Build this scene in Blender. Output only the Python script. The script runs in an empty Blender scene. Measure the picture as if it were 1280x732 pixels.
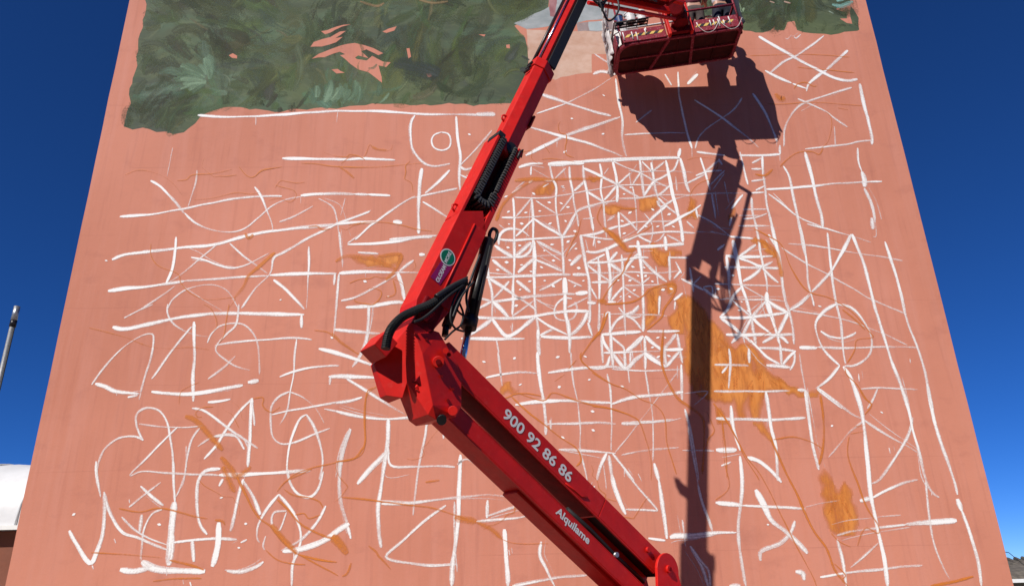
import bpy, bmesh, math, random
from mathutils import Vector, Matrix, noise as mnoise
from mathutils.geometry import tessellate_polygon
R = math.radians
rnd = random.Random(7)
scene = bpy.context.scene
col = scene.collection

# ------------------------------------------------------------------ camera
FPX, CX, CY = 930.0, 640.0, 366.0          # focal length and centre, in pixels of the 1280 px wide photograph
CAM = Vector((0.0, 0.0, 1.6))
_up = Vector((582 - CX, -1975 - CY, FPX)).normalized()           # vertical vanishing point (x right, y down, z forward)
_x = Vector((25000 - CX, 130 - CY, FPX)); _x = (_x - _up * _x.dot(_up)).normalized()
_y = _up.cross(_x)
cam_d = bpy.data.cameras.new('camera'); cam = bpy.data.objects.new('camera', cam_d); col.objects.link(cam)
cam_d.sensor_width = 36; cam_d.sensor_fit = 'HORIZONTAL'; cam_d.lens = FPX / 1280 * 36
cam_d.clip_start = 0.05; cam_d.clip_end = 3000
_right = Vector((_x[0], _y[0], _up[0])); _down = Vector((_x[1], _y[1], _up[1])); _fwd = Vector((_x[2], _y[2], _up[2]))
_m = Matrix.Identity(4)
for i in range(3):
    _m[i][0] = _right[i]; _m[i][1] = -_down[i]; _m[i][2] = -_fwd[i]; _m[i][3] = CAM[i]
cam.matrix_world = _m
scene.camera = cam

# ------------------------------------------------------------------ sky and sun
SUN = Vector((0.72, 1.0, -1.1)).normalized()                      # the way the light travels
sun_el = math.asin(-SUN.z); sun_az = math.atan2(-SUN.x, -SUN.y)
world = bpy.data.worlds.new('World'); scene.world = world; world.use_nodes = True
nt = world.node_tree; nt.nodes.clear()
sky = nt.nodes.new('ShaderNodeTexSky'); sky.sky_type = 'NISHITA'; sky.sun_disc = False
sky.sun_elevation = sun_el; sky.sun_rotation = sun_az
sky.altitude = 6000; sky.air_density = 1.0; sky.dust_density = 0.0; sky.ozone_density = 10.0      # hard, clear, deep blue sky
bg = nt.nodes.new('ShaderNodeBackground'); bg.inputs['Strength'].default_value = 0.105
wo = nt.nodes.new('ShaderNodeOutputWorld')
hs = nt.nodes.new('ShaderNodeHueSaturation'); hs.inputs['Saturation'].default_value = 1.12; hs.inputs['Hue'].default_value = .508
nt.links.new(sky.outputs[0], hs.inputs['Color']); nt.links.new(hs.outputs[0], bg.inputs['Color']); nt.links.new(bg.outputs[0], wo.inputs['Surface'])
sd = bpy.data.lights.new('sun', 'SUN'); sd.energy = 5.0; sd.angle = R(0.5); sd.color = (1.0, 0.955, 0.88)
so = bpy.data.objects.new('sun', sd); col.objects.link(so); so.location = (-20, -30, 40)
so.rotation_euler = SUN.to_track_quat('-Z', 'Y').to_euler()
scene.cycles.transparent_max_bounces = 32                          # thin layers of paint lie over each other
vs = scene.view_settings; vs.view_transform = 'Standard'; vs.look = 'None'; vs.exposure = 0.04; vs.gamma = 1.0

# ------------------------------------------------------------------ pixel helpers (a pixel gives a direction only)
def ray(px, py):
    c = (_right * ((px - CX) / FPX) + _down * ((py - CY) / FPX) + _fwd)
    return c
def at_y(px, py, Y):
    d = ray(px, py); return CAM + d * (Y / d.y)
def at_plane(px, py, p0, n):
    d = ray(px, py); return CAM + d * ((p0 - CAM).dot(n) / d.dot(n))
WALL_Y = 12.5
def wallpt(px, py, off=0.0):
    p = at_y(px, py, WALL_Y); p.y -= off; return p
# ---- paint marks on the wall, read off the photograph: per block (x0, y0, scale), each line: width opacity x y x y ...
WHITE = [
((100, 170, 3.368), """
4 .95 168 340 270 332 350 322 440 306 540 284 650 264 760 254 850 254
4 .9 298 188 340 212 390 265 440 325
3 .7 440 325 490 370 570 398 640 404 700 385 750 345 800 300 860 270 930 254
3 .5 492 145 485 200 455 300
3 .7 735 215 760 250 800 345 812 400
3 .6 840 362 900 340 980 295
5 .95 135 520 190 498 300 485 430 470 560 458 640 438 720 415 810 400 950 385 1080 372
3.5 .85 405 425 400 490 390 560 362 618
3 .6 575 458 500 520 415 590 370 618
5 .9 118 652 200 640 330 628 440 610
4 .6 440 610 600 598 800 588
4.5 .92 800 588 960 578 1080 578
3 .8 468 510 520 520 580 542 640 556 710 538 795 492
3 .65 630 452 700 515 790 578
3.5 .75 1220 318 1130 352 1060 380 960 430 860 490 815 515 800 580 740 640 680 725
3.5 .6 255 728 330 680 400 630
2.5 .5 370 728 390 690 440 650 510 628 580 630 630 660 665 725
4 .9 815 605 860 640 900 680 945 728
3 .6 963 465 963 560 958 640 955 725
2.5 .35 430 630 520 690 600 735
2 .25 390 50 378 110 368 170
"""),
((80, 380, 3.1975), """
5 .95 195 90 240 98 330 82 420 62 520 46 650 36 780 38 960 42
3 .6 240 55 300 25 355 0
3 .7 112 322 160 255 230 180 300 130 345 118 358 135 350 210 325 280 310 340 300 382
5 .95 125 318 165 330 210 350 300 358
5 .95 350 348 420 356 510 358 600 345 715 322
6 .95 735 312 778 304
4 .8 255 370 295 362
3.5 .75 510 90 460 150 400 230 350 298
4.5 .95 520 70 522 200 515 300 518 388
3 .65 575 155 590 120 620 90 670 76 720 82 760 120 778 180 780 280
3 .6 415 0 415 40 440 80 500 115 580 130
3 .65 700 0 690 80 650 120 610 165 615 200 680 245 742 265
4 .6 685 205 640 250 575 298
3 .8 605 165 680 152 800 142 920 134 990 142
2.5 .75 930 140 922 200 918 280 905 350 890 430 862 482
4 .8 862 290 920 268 1000 250 1100 246
5 .95 1018 178 1080 192 1160 218 1240 245
5 .9 1058 290 1120 288 1250 292
4 .9 1065 288 1062 322
4 .75 1130 298 1200 340 1280 390
4 .9 575 392 620 388 665 380
3.5 .75 512 415 560 425 620 465 690 520 775 575
3.5 .75 755 375 700 430 650 500 610 560 560 618
4.5 .9 752 375 745 500 735 650
3 .8 752 390 762 485
3 .7 720 580 690 532 650 520 590 532 535 568
3.5 .8 600 530 650 522 690 528
3 .75 315 545 290 490 290 440 330 414 380 425 410 470 425 540 437 640 438 732
3 .7 318 543 280 528 220 535 165 575 140 630 130 700 135 732
2.5 .5 300 478 400 490 480 492 555 484
3 .7 455 490 400 545 330 615 265 682 310 668 400 672 520 680 620 682
4.5 .9 620 682 720 680 850 672 985 664
3 .65 545 490 510 540 490 620 480 700 470 732
3 .7 830 440 900 424 1000 408 1100 390 1190 374
3 .7 900 350 860 370 830 410 826 470 835 530 870 558 920 552 1000 520 1062 495
2.5 .5 900 350 950 370 1000 410 1040 475
3 .75 968 440 940 460 910 530 895 600 892 670 915 730
3.5 .75 968 440 1000 490 1025 560 1035 630 1020 700
3 .55 1040 420 1150 440 1280 460
4 .6 1145 498 1120 570 1105 640 1100 732
5 .85 1175 715 1220 660 1280 600
4 .9 950 42 950 95
"""),
((60, 500, 3.155), """
5 .9 85 512 110 560 165 640 195 590 220 500 222 360
4 .8 222 365 240 430 290 515 350 540 420 570 470 590
3 .6 290 460 340 510 400 545 470 570
3 .7 190 240 192 300 210 380
3.5 .8 320 420 380 370 445 322
4 .85 365 338 410 380 455 415
3.5 .9 495 240 498 330 500 400
9 1 500 400 492 480 485 560 478 650
3 .65 545 180 542 280 520 350 500 385
4 .9 680 270 620 280 590 330 588 420 600 490 628 528
5 .85 770 310 750 380 735 450 720 515
5 .85 770 315 810 380 838 450
4 .8 690 310 675 338
3.5 .8 495 560 560 552 650 545 745 546
3 .9 760 560 785 548
8 .95 675 480 672 560 660 620 648 655
6 .7 568 548 575 635
3 .7 450 430 410 450 380 510 370 580 370 630 410 655
4 .8 370 450 362 520
8 .95 285 665 340 672 400 658
8 1 370 635 410 658 470 670 620 672
4 .7 705 672 760 675 820 655 850 635
3 .7 860 535 850 570 855 588
3.5 .75 910 370 860 430 830 490 825 540 835 560
3.5 .75 910 370 950 420 985 480 998 540 985 600 965 650 960 732
3 .7 940 435 895 440 882 470 890 500 915 510 940 440
4 .7 1095 415 1060 480 1000 545 920 592
6 .9 925 595 1000 585 1090 550 1150 510 1188 485
4 .7 1180 490 1195 545
6 .6 1190 115 1160 200 1150 300 1155 400 1180 490
3.5 .7 945 270 955 320 985 365 1030 382 1065 350 1085 280
2.5 .7 175 650 180 665
2.5 .7 560 715 565 732
2.5 .7 970 600 970 650
2.5 .7 262 545 268 562
2.5 .7 320 390 322 405
2.5 .6 468 655 470 690
"""),
((420, 480, 2.905), """
3.5 .75 0 98 60 112 160 125 250 122 330 110
4 .7 0 68 50 60 95 46
4 .7 75 0 130 35 190 75 250 108
3.5 .5 50 160 25 240 10 330 15 430 40 540
5 .9 190 125 190 200 180 260 165 360 152 450 155 530 165 592
5 .9 178 245 130 300 78 362
3.5 .8 192 230 200 292 280 298 360 298 432 300
3.5 .85 328 120 325 180 305 270 290 380 280 475
4 .85 330 150 340 125
5 .95 452 255 448 380 440 520 425 640 420 732
3 .5 430 425 432 560 440 680
3.5 .7 440 290 470 272 500 285 530 310
3.5 .7 165 432 260 430 360 420 470 408 560 402 640 408
4 .85 510 498 580 490 650 486 690 478
3 .6 550 480 620 455 665 440
4 .8 400 440 330 490 250 560 180 625 260 648 340 656 440 652
4 .7 550 420 548 485
5.5 1 612 525 618 600 625 732
4 .7 745 570 740 620 765 670 795 732
4 .75 640 732 740 712 820 698 910 692
3 .9 388 180 390 197
2.5 .6 628 600 632 620
"""),
((140, 0, 2.2857), """
4.5 .95 245 330 320 335 420 332 520 325 640 318 760 318 870 325 980 328 1090 328
8 .85 1040 327 1095 327
2.5 .6 645 320 642 350
2.5 .6 410 335 410 358
"""),
((500, 120, 3.486), """
4 .9 65 85 48 120 48 200 60 240 100 290 150 306 218 296
3 .75 180 158 150 170 138 195 150 225 185 236 215 222 222 190 210 165 180 158
5 .95 246 90 252 180 262 260 258 330 260 410
3 .6 400 150 350 210 300 265 255 310
4 .8 258 305 285 320 320 310
5 .95 96 315 85 400 80 500 82 600
4 .9 90 435 150 422 250 402
4 .75 215 322 170 370 110 425
3 .65 95 440 50 445 0 475
3.5 .7 100 460 150 490 210 530
4 .85 0 630 60 618 160 608
3 .6 262 345 300 360 290 345
"""),
((640, 0, 3.553), """
3.5 .6 110 505 250 455 350 405 440 350
6 .65 130 420 240 455 340 490 440 515
6 .8 60 690 200 620 330 570 480 520
5 .75 80 565 220 605 350 640 490 695
3.5 .8 460 350 470 430 490 540 490 620 510 695
5 .7 360 330 400 318 460 330
3.5 .7 365 240 440 290
4 .9 680 330 710 380
3.5 .9 738 320 740 375 745 440 770 560 800 660
5 .9 780 375 825 330
4 .8 810 445 920 515 1020 590 1095 655
3.5 .8 1020 435 980 490 880 560 830 610 815 660
4.5 .9 1070 415 1120 490 1150 560 1175 630
3 .7 500 600 640 592 770 590
5 .9 160 728 310 718 450 712 600 705 740 698
5 .95 740 698 748 660
4 .85 820 675 900 685 945 690
4.5 .9 1010 690 1100 690 1190 685
4 .85 1190 685 1188 645
3 .6 550 545 620 490
"""),
((840, 20, 3.183), """
6 .95 345 82 400 115 470 155 540 195 600 225 650 248 700 258 738 252
4 .6 605 80 560 115 500 155 440 185 390 230
6 .95 700 138 660 175 615 215
5 .85 615 215 580 238 545 270 535 300
5 .85 370 218 410 240 475 268
4 .8 480 270 535 290
3 .6 485 85 495 90 512 75
4 .6 715 285 650 305 570 330 510 355 470 400 448 450 445 520
4 .65 500 330 560 355 610 380 650 410 698 442
6 .9 745 270 760 340 780 410 795 480 795 512
2.5 .5 645 440 650 520
3.5 .65 530 530 600 522 690 512 740 500 795 495
3.5 .75 738 525 742 580 755 620
7 .95 755 620 765 650 765 680
4 .6 765 690 785 732
4 .9 375 690 470 685 570 675 680 665 835 658
"""),
((820, 280, 3.1825), """
3.5 .75 570 0 595 120 605 230 630 325
4 .85 680 35 690 120 700 200 712 290 735 400 745 500 755 555
4.5 .95 780 40 830 170 870 330 905 440 935 540 970 630 1000 700
5 .9 775 40 740 110 690 195 620 270
4.5 .95 910 70 940 160 970 260 1000 390 1040 490 1070 590 1090 690 1100 732
3.5 .55 500 95 580 145 690 205 790 260 860 300 990 355
3 .5 525 80 640 88 740 105 860 125 980 145
3 .5 600 0 700 25 800 55 855 72
3 .5 545 345 660 360 780 390 900 435 1000 480
4 .6 605 285 570 315 530 340
4.5 .9 715 318 670 345 638 390 640 440 660 490 700 535 730 562
4 .7 715 318 770 330 815 370 850 430 858 490 840 530 790 562 750 565
4 .85 655 425 690 445 740 452 780 440 795 430
5 .95 570 490 640 490
3.5 .6 640 490 750 492 900 488 1040 490
3.5 .8 730 562 690 610 640 652
5 .9 745 565 775 610 800 690 812 732
3.5 .6 815 655 900 650 1040 658
3 .6 880 655 860 700 840 732
3.5 .7 640 655 690 695 740 732
2.5 .7 1010 535 1012 552
2.5 .7 805 595 808 625
"""),
((860, 480, 2.905), """
5.5 .95 600 0 625 80 640 160 650 260 660 380 680 480 700 570 715 660 725 732
4 .85 770 0 800 90 815 160 840 250 860 340 885 390 912 410
3.5 .6 862 350 870 440 880 520 900 600 930 670 950 705
5 .95 868 0 885 90 910 190 950 300 978 400
7 1 978 415 995 460
4.5 .85 995 460 1020 530 1045 610 1060 680 1065 732
4 .7 470 15 530 60 600 110 640 125
3.5 .65 640 130 700 170 780 215 835 250
4 .7 815 120 800 180 750 270 700 340 665 360
3 .5 640 130 580 180 540 230 510 265
6 .95 625 425 670 412
3.5 .7 670 412 720 385 780 360 835 345
6 .95 975 492 880 500 790 508
3.5 .65 790 508 700 518 600 532 540 548
3.5 .65 480 700 570 685 720 668 850 655
3 .5 690 575 640 620 590 665
5 .95 188 260 196 350 190 440 182 520 188 600 200 680 210 732
4 .9 155 80 165 160 190 240
6 .95 105 240 175 238
5 .9 215 265 260 280 310 320 340 355
7 .95 245 382 270 430 300 490 350 530 400 575 435 612
5 .8 388 495 370 540 330 580 265 605 262 640
5 .9 100 430 200 440
3.5 .75 200 440 300 445 425 450
3 .4 425 445 480 430 550 420
4 .85 0 550 90 540 175 538
4.5 .85 285 40 300 150 320 230 325 350
4.5 .85 425 20 440 130 455 230 475 310
4 .6 540 560 560 640 575 732
5 .85 150 732 190 728
6 1 390 680 415 685 420 710
5 .8 10 590 50 660 75 732
4 .7 0 150 25 300 50 420 90 530
3 .7 120 295 155 280
2.5 .5 730 230 735 250
"""),
((600, 440, 4.067), """
4.5 .95 290 0 300 110 320 230 335 350 335 420
3 .7 92 0 105 100 115 170
3.5 .65 30 130 100 115 200 103 300 107
4.5 .9 345 105 450 88 560 78 660 72 732 82
3 .7 460 0 470 130 495 250 510 380 510 490 545 650
3 .6 645 110 662 200 668 350 668 500
4.5 .85 180 270 250 258 340 248 450 245 560 252 670 258
3.5 .7 330 365 450 362 560 358 690 363
3.5 .7 400 495 520 498 690 512
3 .8 355 345 360 395
"""),
((740, 420, 4.068), """
4.5 .85 100 345 200 312 320 300 455 285
5 .9 150 443 240 442
3 .65 240 440 370 430 455 415
3 .5 150 602 260 580 440 565
2.5 .5 275 200 295 320 310 440 310 640
5 .9 315 645 340 732
4 .85 75 595 45 660 25 732
4 .8 105 595 150 650 215 732
4 .7 85 605 105 732
2.5 .4 435 180 350 290 290 370 200 490 120 590
6 .95 630 578 735 576
3.5 .7 470 370 500 480 530 640 545 732
3 .4 470 290 590 280 520 350
3 .6 460 580 620 580
"""),
((700, 560, 4.255), """
4 .8 185 200 175 225 165 240
5 .9 275 140 290 210 320 290 350 350
4 .75 340 110 400 190 450 250 520 330
5 .9 525 170 540 270 555 380 570 480
3 .7 350 325 520 332
4 .9 470 475 560 488
6 .95 585 475 620 465 720 465 851 445
4 .7 735 200 760 300 810 430
4 .8 690 520 740 590 790 650 800 732
3 .6 650 380 670 520
2.5 .6 415 135 435 175
"""),
((620, 180, 5.631), """
3.5 .8 248 160 245 220
3.5 .8 380 150 400 240 425 300 420 400 425 500 450 640 470 732
4 .85 515 160 520 240 540 330 550 420 570 500 580 580
4 .85 612 150 620 240 640 330 655 440 685 610
3.5 .8 120 380 130 500 130 600 125 732
4 .85 250 380 258 500 262 620 262 732
4 .8 595 640 610 732
3 .6 690 640 700 732
4.5 .9 160 165 240 140 330 138
5 .95 365 150 450 150 520 138 620 135
4 .85 130 255 180 255
4 .8 340 258 395 258
3 .6 130 375 250 378 380 378 430 365 550 348 640 330 730 315 850 290
4.5 .9 40 518 140 518
3 .6 140 518 260 510 420 500 560 482
4 .75 560 482 600 455 680 430 760 408 850 400
4 .85 20 672 130 680 260 668 460 655 560 645
4.5 .9 600 645 700 632 780 605 860 580 900 575
3 .6 600 640 760 665 860 670
4 .85 550 330 625 260
4 .85 640 335 700 370 780 420
3.5 .7 250 380 200 440 140 510
3 .55 280 400 340 440 420 490
3.5 .7 550 345 500 410 450 475
4.5 .9 560 485 520 560 470 645
4.5 .9 265 525 330 570 400 610 470 650
4 .8 260 530 200 590 140 650
4 .85 15 690 30 640 70 605 130 598 190 615 235 650
3 .5 410 250 490 170
3 .4 260 175 380 240
3.5 .7 180 300 110 345
3 .7 330 305 370 280
4 .9 230 275 260 255
3 .6 760 210 790 170
3 .8 480 295 460 300 485 312
3 .6 300 685 390 732
3 .6 20 570 60 600
3 .6 610 525 690 520
"""),
((720, 180, 5.631), """
5 .95 40 122 150 112 260 108 400 102 540 98 730 98
3 .5 370 190 470 195 600 190 830 200
3 .5 290 290 420 285 550 290 680 280 780 275
4 .75 780 275 840 245 900 215
3.5 .6 300 385 430 380 570 360 700 358 800 360 900 355
3.5 .7 600 450 640 415 700 385 800 362
4 .85 310 585 420 550
3 .6 420 550 560 545 700 540
4 .85 270 710 360 670 440 640 540 628 620 620 720 620 840 628
4 .85 620 580 680 550 760 500 820 470 880 430
4.5 .9 370 720 480 718 600 712 760 700
3.5 .8 165 140 180 220 175 330 195 420 200 520 215 660
4.5 .9 258 125 280 220 290 310 290 410
4 .85 450 110 460 200 470 300 478 370
3.5 .75 525 130 540 220 555 300 580 390 600 460 615 560 622 620
4.5 .95 632 115 650 200 670 290 685 380 710 470 735 560 755 690
5 .95 730 100 755 190 775 280 800 340
4 .9 300 480 305 580 315 680
3 .6 395 300 415 400 425 500 430 610
3 .6 480 490 530 560 535 640 510 732
3.5 .8 840 450 855 520
3 .5 375 200 390 300
3 .4 700 230 710 330
5 .9 50 170 120 200 200 240 290 285 380 340 450 380
4 .8 265 125 360 170 450 205 550 260 640 300
4 .8 290 285 330 250 380 205
4 .85 450 205 420 250 395 290
3.5 .75 465 125 520 180 540 190 620 125
4 .8 720 110 690 180 650 200
4.5 .85 660 205 600 240 550 265 510 320 480 365
4 .8 665 285 620 330 570 370
4 .75 580 380 640 440 720 500
4 .75 570 400 600 440 700 380
4 .8 640 430 560 500 500 560 430 630
4 .8 310 485 370 545 430 610
4 .8 430 640 480 670 530 690
4 .75 620 630 590 670 550 690
3.5 .7 640 640 740 690
3.5 .7 780 545 830 590
4 .8 200 395 240 350 280 300
3 .6 220 540 270 510
"""),
((580, 290, 5.631), """
4 .85 352 40 355 160 350 300 345 400 345 500 340 580
3 .6 340 640 340 700
5 .9 488 60 495 200 495 320 498 430 505 560 515 640 520 732
4 .8 690 30 695 150 700 300
7 1 705 320 710 440
5.5 .95 710 440 712 560 730 640 740 732
5 .95 820 20 840 140 860 240 880 360 885 480 885 640
4 .75 170 240 175 330 195 420 200 600
3 .5 180 180 350 178 500 170 690 160
5 .9 130 318 300 318 430 310 560 302 700 300 750 298
6.5 .95 765 297 865 296
5 .7 200 490 350 470 500 450 650 440 780 435
6.5 .95 785 435 870 425
5 .85 80 600 200 605 350 605 500 590 620 570 720 558 880 555
4 .85 60 470 100 465 190 485
4 .8 100 540 190 490
6 .9 215 95 280 140 345 178
6 .9 365 170 420 120 470 70
4 .75 245 90 245 60 255 40
4 .75 360 175 420 170 465 130 480 70
4.5 .75 510 65 590 110 690 155
3.5 .6 790 75 750 120 705 180
6 .9 750 235 825 160
5 .85 200 195 260 245 340 300
7.5 .95 380 285 440 230 500 180
4.5 .75 505 195 590 230 690 275
5 .85 175 325 260 380 350 440 430 490 505 545
4.5 .65 315 345 260 410 205 470
6 .95 205 490 260 540 315 600
5.5 .75 370 340 420 380 470 420
4 .75 690 325 610 370 530 410
3.5 .7 730 335 830 380
4 .7 340 590 410 540 490 480
3.5 .6 505 470 560 500 640 520
3.5 .6 730 530 800 495 870 460
6 .9 40 725 120 670 195 615
7 .95 200 610 250 680 290 725 330 725 400 680 500 600
4.5 .7 510 600 600 660 730 720
5 .85 535 725 580 700 620 680
6 .85 870 560 840 630 790 690 750 720
3.5 .7 760 465 700 465 650 510 635 570 660 610 720 620 770 600 795 540 780 490
4 .8 640 0 690 25 720 0
"""),
((560, 280, 3.66), """
4.5 .85 60 525 200 525 350 522
5 .95 425 515 540 520 660 515
4 .8 640 450 660 510
5 .95 412 480 412 560 420 600
4.5 .9 550 440 555 500 558 590
3.5 .75 222 530 235 590
"""),
((720, 290, 5.631), """
4 .8 155 180 165 300 165 470 160 700
5 .95 215 110 235 220 240 330 235 480
4 .8 235 560 240 720
3.5 .65 320 160 330 290 335 420 340 560 350 732
5 .95 432 60 450 180 460 290 470 400 475 550 475 700
4.5 .9 590 450 585 580
3 .5 560 240 580 370
4 .85 650 170 660 340
5 .9 625 30 635 130
3 .7 130 40 120 100
4.5 .85 70 140 140 145 220 120 270 95 340 65 440 20
4.5 .9 370 100 500 102 620 95 760 88
4.5 .85 80 215 200 212 320 195 440 182 510 180
4 .85 650 180 790 180
3 .45 90 285 250 285 400 282 560 290 740 270
4 .75 110 355 230 350
3 .5 340 375 500 370 620 370
3 .5 170 580 330 575 460 580 640 590
5.5 .9 80 497 140 500
5 .9 225 490 280 490
4 .85 180 720 300 712 460 700
4 .6 500 700 640 700 730 695
4 .8 200 155 140 185 80 225 150 285 240 345
5.5 .9 235 205 290 140
5 .9 235 220 280 255 330 285
4.5 .85 330 285 280 315 230 360
5 .85 330 280 380 210 440 145
5 .85 465 195 520 255 570 300 640 350
4 .75 330 290 400 330 460 365
4 .7 465 360 520 315
4 .75 250 480 290 430 335 380
4 .8 340 385 400 430 450 460
5 .85 340 585 280 630 235 712
5.5 .85 345 580 400 560 440 515
4.5 .8 340 580 410 620 460 680
3.5 .6 300 530 340 575 400 600 460 590
4 .8 740 270 690 330
4 .8 740 290 700 210
5 .9 690 480 750 430
4 .9 700 490 695 545
4 .75 100 380 150 470
4 .75 230 560 190 600
4 .7 800 250 830 420
4 .7 740 330 820 370 900 410
4 .7 820 370 880 310
"""),
((740, 370, 5.631), """
4.5 .9 70 270 125 268 240 255 340 248
5 .95 70 270 85 330 125 390
4 .8 65 280 70 400 75 470
4.5 .9 130 260 135 380 150 510
4.5 .9 130 280 180 320 220 355 230 380
6 .95 240 385 290 350 360 280
6 .9 375 280 430 330 500 380
3.5 .6 80 400 250 395 370 390 490 385
4 .8 510 378 640 375
5.5 .9 145 400 190 460 240 505 300 450 370 400
6 .95 370 400 430 445 525 498
5.5 .9 590 265 550 320 510 375 525 490
5.5 .95 525 495 570 440 615 390
4.5 .9 600 265 615 380 635 470
4 .8 225 370 232 500
4 .8 368 290 372 400 375 515
4 .75 0 510 100 495 125 420
3 .6 140 512 300 520 400 525 520 518 630 515
5 .9 630 480 632 600 635 732
3 .6 600 490 603 580
2.5 .6 255 520 265 610
3 .6 375 530 390 620 400 690
4 .7 270 390 270 470
2.5 .5 105 560 125 640 130 720
5.5 .95 600 675 640 670
"""),
((870, 190, 5.631), """
4 .85 30 40 65 150 100 270
4 .8 0 170 80 140 180 130
4 .8 60 145 160 60
4 .85 160 50 185 90
4.5 .9 465 30 470 150 485 260 500 380 530 500 560 640 580 720
3.5 .8 390 205 490 190
3.5 .7 390 290 480 285
4 .85 395 80 460 45
3.5 .7 390 120 460 120
4 .8 390 320 400 430 430 560 455 700
3.5 .6 330 405 500 400
3.5 .6 330 470 420 460 500 430
3.5 .6 300 520 520 520
4 .8 240 595 330 600 400 605
4 .8 330 720 420 650
4.5 .85 510 580 560 660
4 .8 420 270 480 240
3.5 .7 310 0 345 150 365 230
3.5 .6 200 210 235 360
3.5 .6 110 290 140 470
3 .5 0 300 150 290 380 290
4 .85 250 400 330 300
4 .85 235 520 250 460
3.5 .6 100 560 250 590
4 .8 150 690 200 650
4 .85 615 100 660 190 700 400 720 480 770 732
5.5 .95 765 0 820 200 850 330 880 440 890 530
3.5 .65 510 295 600 360 720 455 810 500 900 530
3.5 .6 0 440 120 500 250 600
3 .5 0 560 150 570
3.5 .6 100 230 200 130
"""),
((960, 180, 4.882), """
5 .6 585 270 620 340 645 420 655 480
6 .9 632 450 640 520
2.5 .4 655 480 660 560 640 565
"""),
((870, 300, 5.631), """
5 .9 260 0 280 100 300 200 320 320 350 405 375 500 400 620 420 732
4.5 .85 210 110 225 220 235 330 240 400
4 .75 440 30 460 120 475 190 495 270 500 360
5.5 .95 498 365 500 430 530 530 570 660 590 732
5 .9 560 0 590 160 610 320 630 430 655 500 680 620 690 732
4.5 .9 210 112 290 122 400 118 540 112
4.5 .9 200 190 330 192 450 195 580 198
3.5 .65 130 310 330 315 480 318 600 322
3 .4 160 418 250 415 500 420 620 430
5 .95 165 540 290 545 390 540 520 525 650 510
5 .95 210 662 330 665 450 662 570 668 690 665
4.5 .85 300 120 350 80 420 35
4.5 .85 295 125 370 150 460 185 540 150
4.5 .8 330 290 390 260 440 220 455 195
4.5 .85 470 200 520 250 580 300
4 .8 320 330 270 380 250 415 220 490 170 545
4 .6 330 320 420 370 490 410
4.5 .8 490 425 430 490 390 540
5 .9 510 430 570 470 650 510
4.5 .8 260 425 320 480 385 535
5 .85 170 545 230 590 270 620 320 665
4.5 .8 390 545 350 620 330 665
5 .85 395 545 450 600 530 660
6 .95 650 510 620 570 580 660
4.5 .8 250 725 320 670 390 725
5 .85 470 725 530 690 580 670 650 725
3.5 .65 660 490 730 450 800 385
3 .6 670 492 780 510 900 530
5 .95 50 340 100 380 160 410
4 .85 50 330 110 325 120 390
"""),
((870, 400, 5.631), """
4 .7 440 195 560 200 700 215
4 .8 590 170 600 310
4.5 .85 380 140 440 200 500 260 590 310
4.5 .85 700 215 650 260 610 310
3.5 .8 690 220 690 290 660 350
6 .95 495 315 600 322 660 330
3 .6 330 100 345 160
3 .55 725 230 740 340 760 450 780 560 800 732
6 .95 715 490 770 492
3.5 .6 125 500 300 500 480 500 660 495
3.5 .6 130 312 260 312 370 320
3.5 .7 230 200 240 300 230 480
4 .85 140 690 300 695 500 700 640 695 770 685
4.5 .9 490 500 500 580 525 732
5 .9 245 600 250 732
4 .8 370 200 375 300
4 .8 180 370 220 320
3 .5 840 480 900 440
"""),
((320, 170, 5.632), """
4.5 .95 185 158 300 162 400 162 650 164 760 160 980 168
5 .95 315 420 400 410 550 406 690 408
4 .6 690 408 790 412
4.5 .9 790 412 870 416 945 420
4.5 .85 570 620 700 608 860 605
7 1 965 606 1028 612
3 .5 440 440 540 500 570 600 590 732
2.5 .35 630 440 600 560
3.5 .7 700 730 800 635 850 600 1000 490 1120 425
4 .85 940 728 1080 712 1239 702
"""),
((380, 290, 4.306), """
4.5 .95 190 222 330 212 500 218
3.5 .6 500 218 620 218
4.5 .9 235 65 360 62 500 50 600 30 689 25
3.5 .7 190 0 200 100 208 190
5 .9 515 210 550 180 590 150
6 .95 620 122 650 122
4 .75 200 370 280 350 380 300 440 265 500 225
6 .85 505 220 530 290 542 365
5 .85 225 405 330 400 470 380 540 380
5 .8 350 390 348 500 330 600 300 670 260 725
4 .75 190 225 175 400 160 535
4.5 .75 160 525 270 535 410 545
3.5 .7 290 110 400 118
4 .7 165 225 160 285
3 .6 235 60 320 0
"""),
]
DOTS = [
((60, 500, 3.155), "684 383 439 489 780 486 753 581 102 449"),
((640, 0, 3.553), "266 527 404 595 234 677 408 424"),
((500, 120, 3.486), "302 168"),
((600, 440, 4.067), "20 48 175 30 395 25 535 22 205 165 402 175 555 138 572 300 575 397 420 435 722 175"),
((620, 180, 5.631), "88 478 210 482 308 472 375 412 460 417 506 445 92 565 180 562 490 543 557 615 508 690 395 708 168 712 725 688 380 560 70 370 485 55 265 350 887 540"),
((720, 180, 5.631), "338 352 378 482 330 545 380 550 490 580 655 495 575 580 685 582 540 462 160 688 385 305 340 630"),
((580, 290, 5.631), "310 108 392 95 618 88 733 68 565 132 788 118 300 213 237 267 405 232 472 278 545 248 630 200 745 200 807 253 463 347 568 342 840 342 395 405 628 380 780 380 367 517"),
((720, 290, 5.631), "162 68 298 340 380 342 435 310 490 310 538 345 400 245 480 250 315 455 378 455 410 410 612 405 670 400"),
((740, 370, 5.631), "425 360 463 292 515 292 465 425 540 420 213 633"),
((870, 300, 5.631), "258 250 155 345 320 435 305 495 370 498 870 465"),
((380, 290, 4.306), "325 266 455 345 150 568"),
((100, 170, 3.368), "110 526 1200 612 845 690"),
((860, 480, 2.905), "703 102 522 150 290 508"),
]
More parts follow.
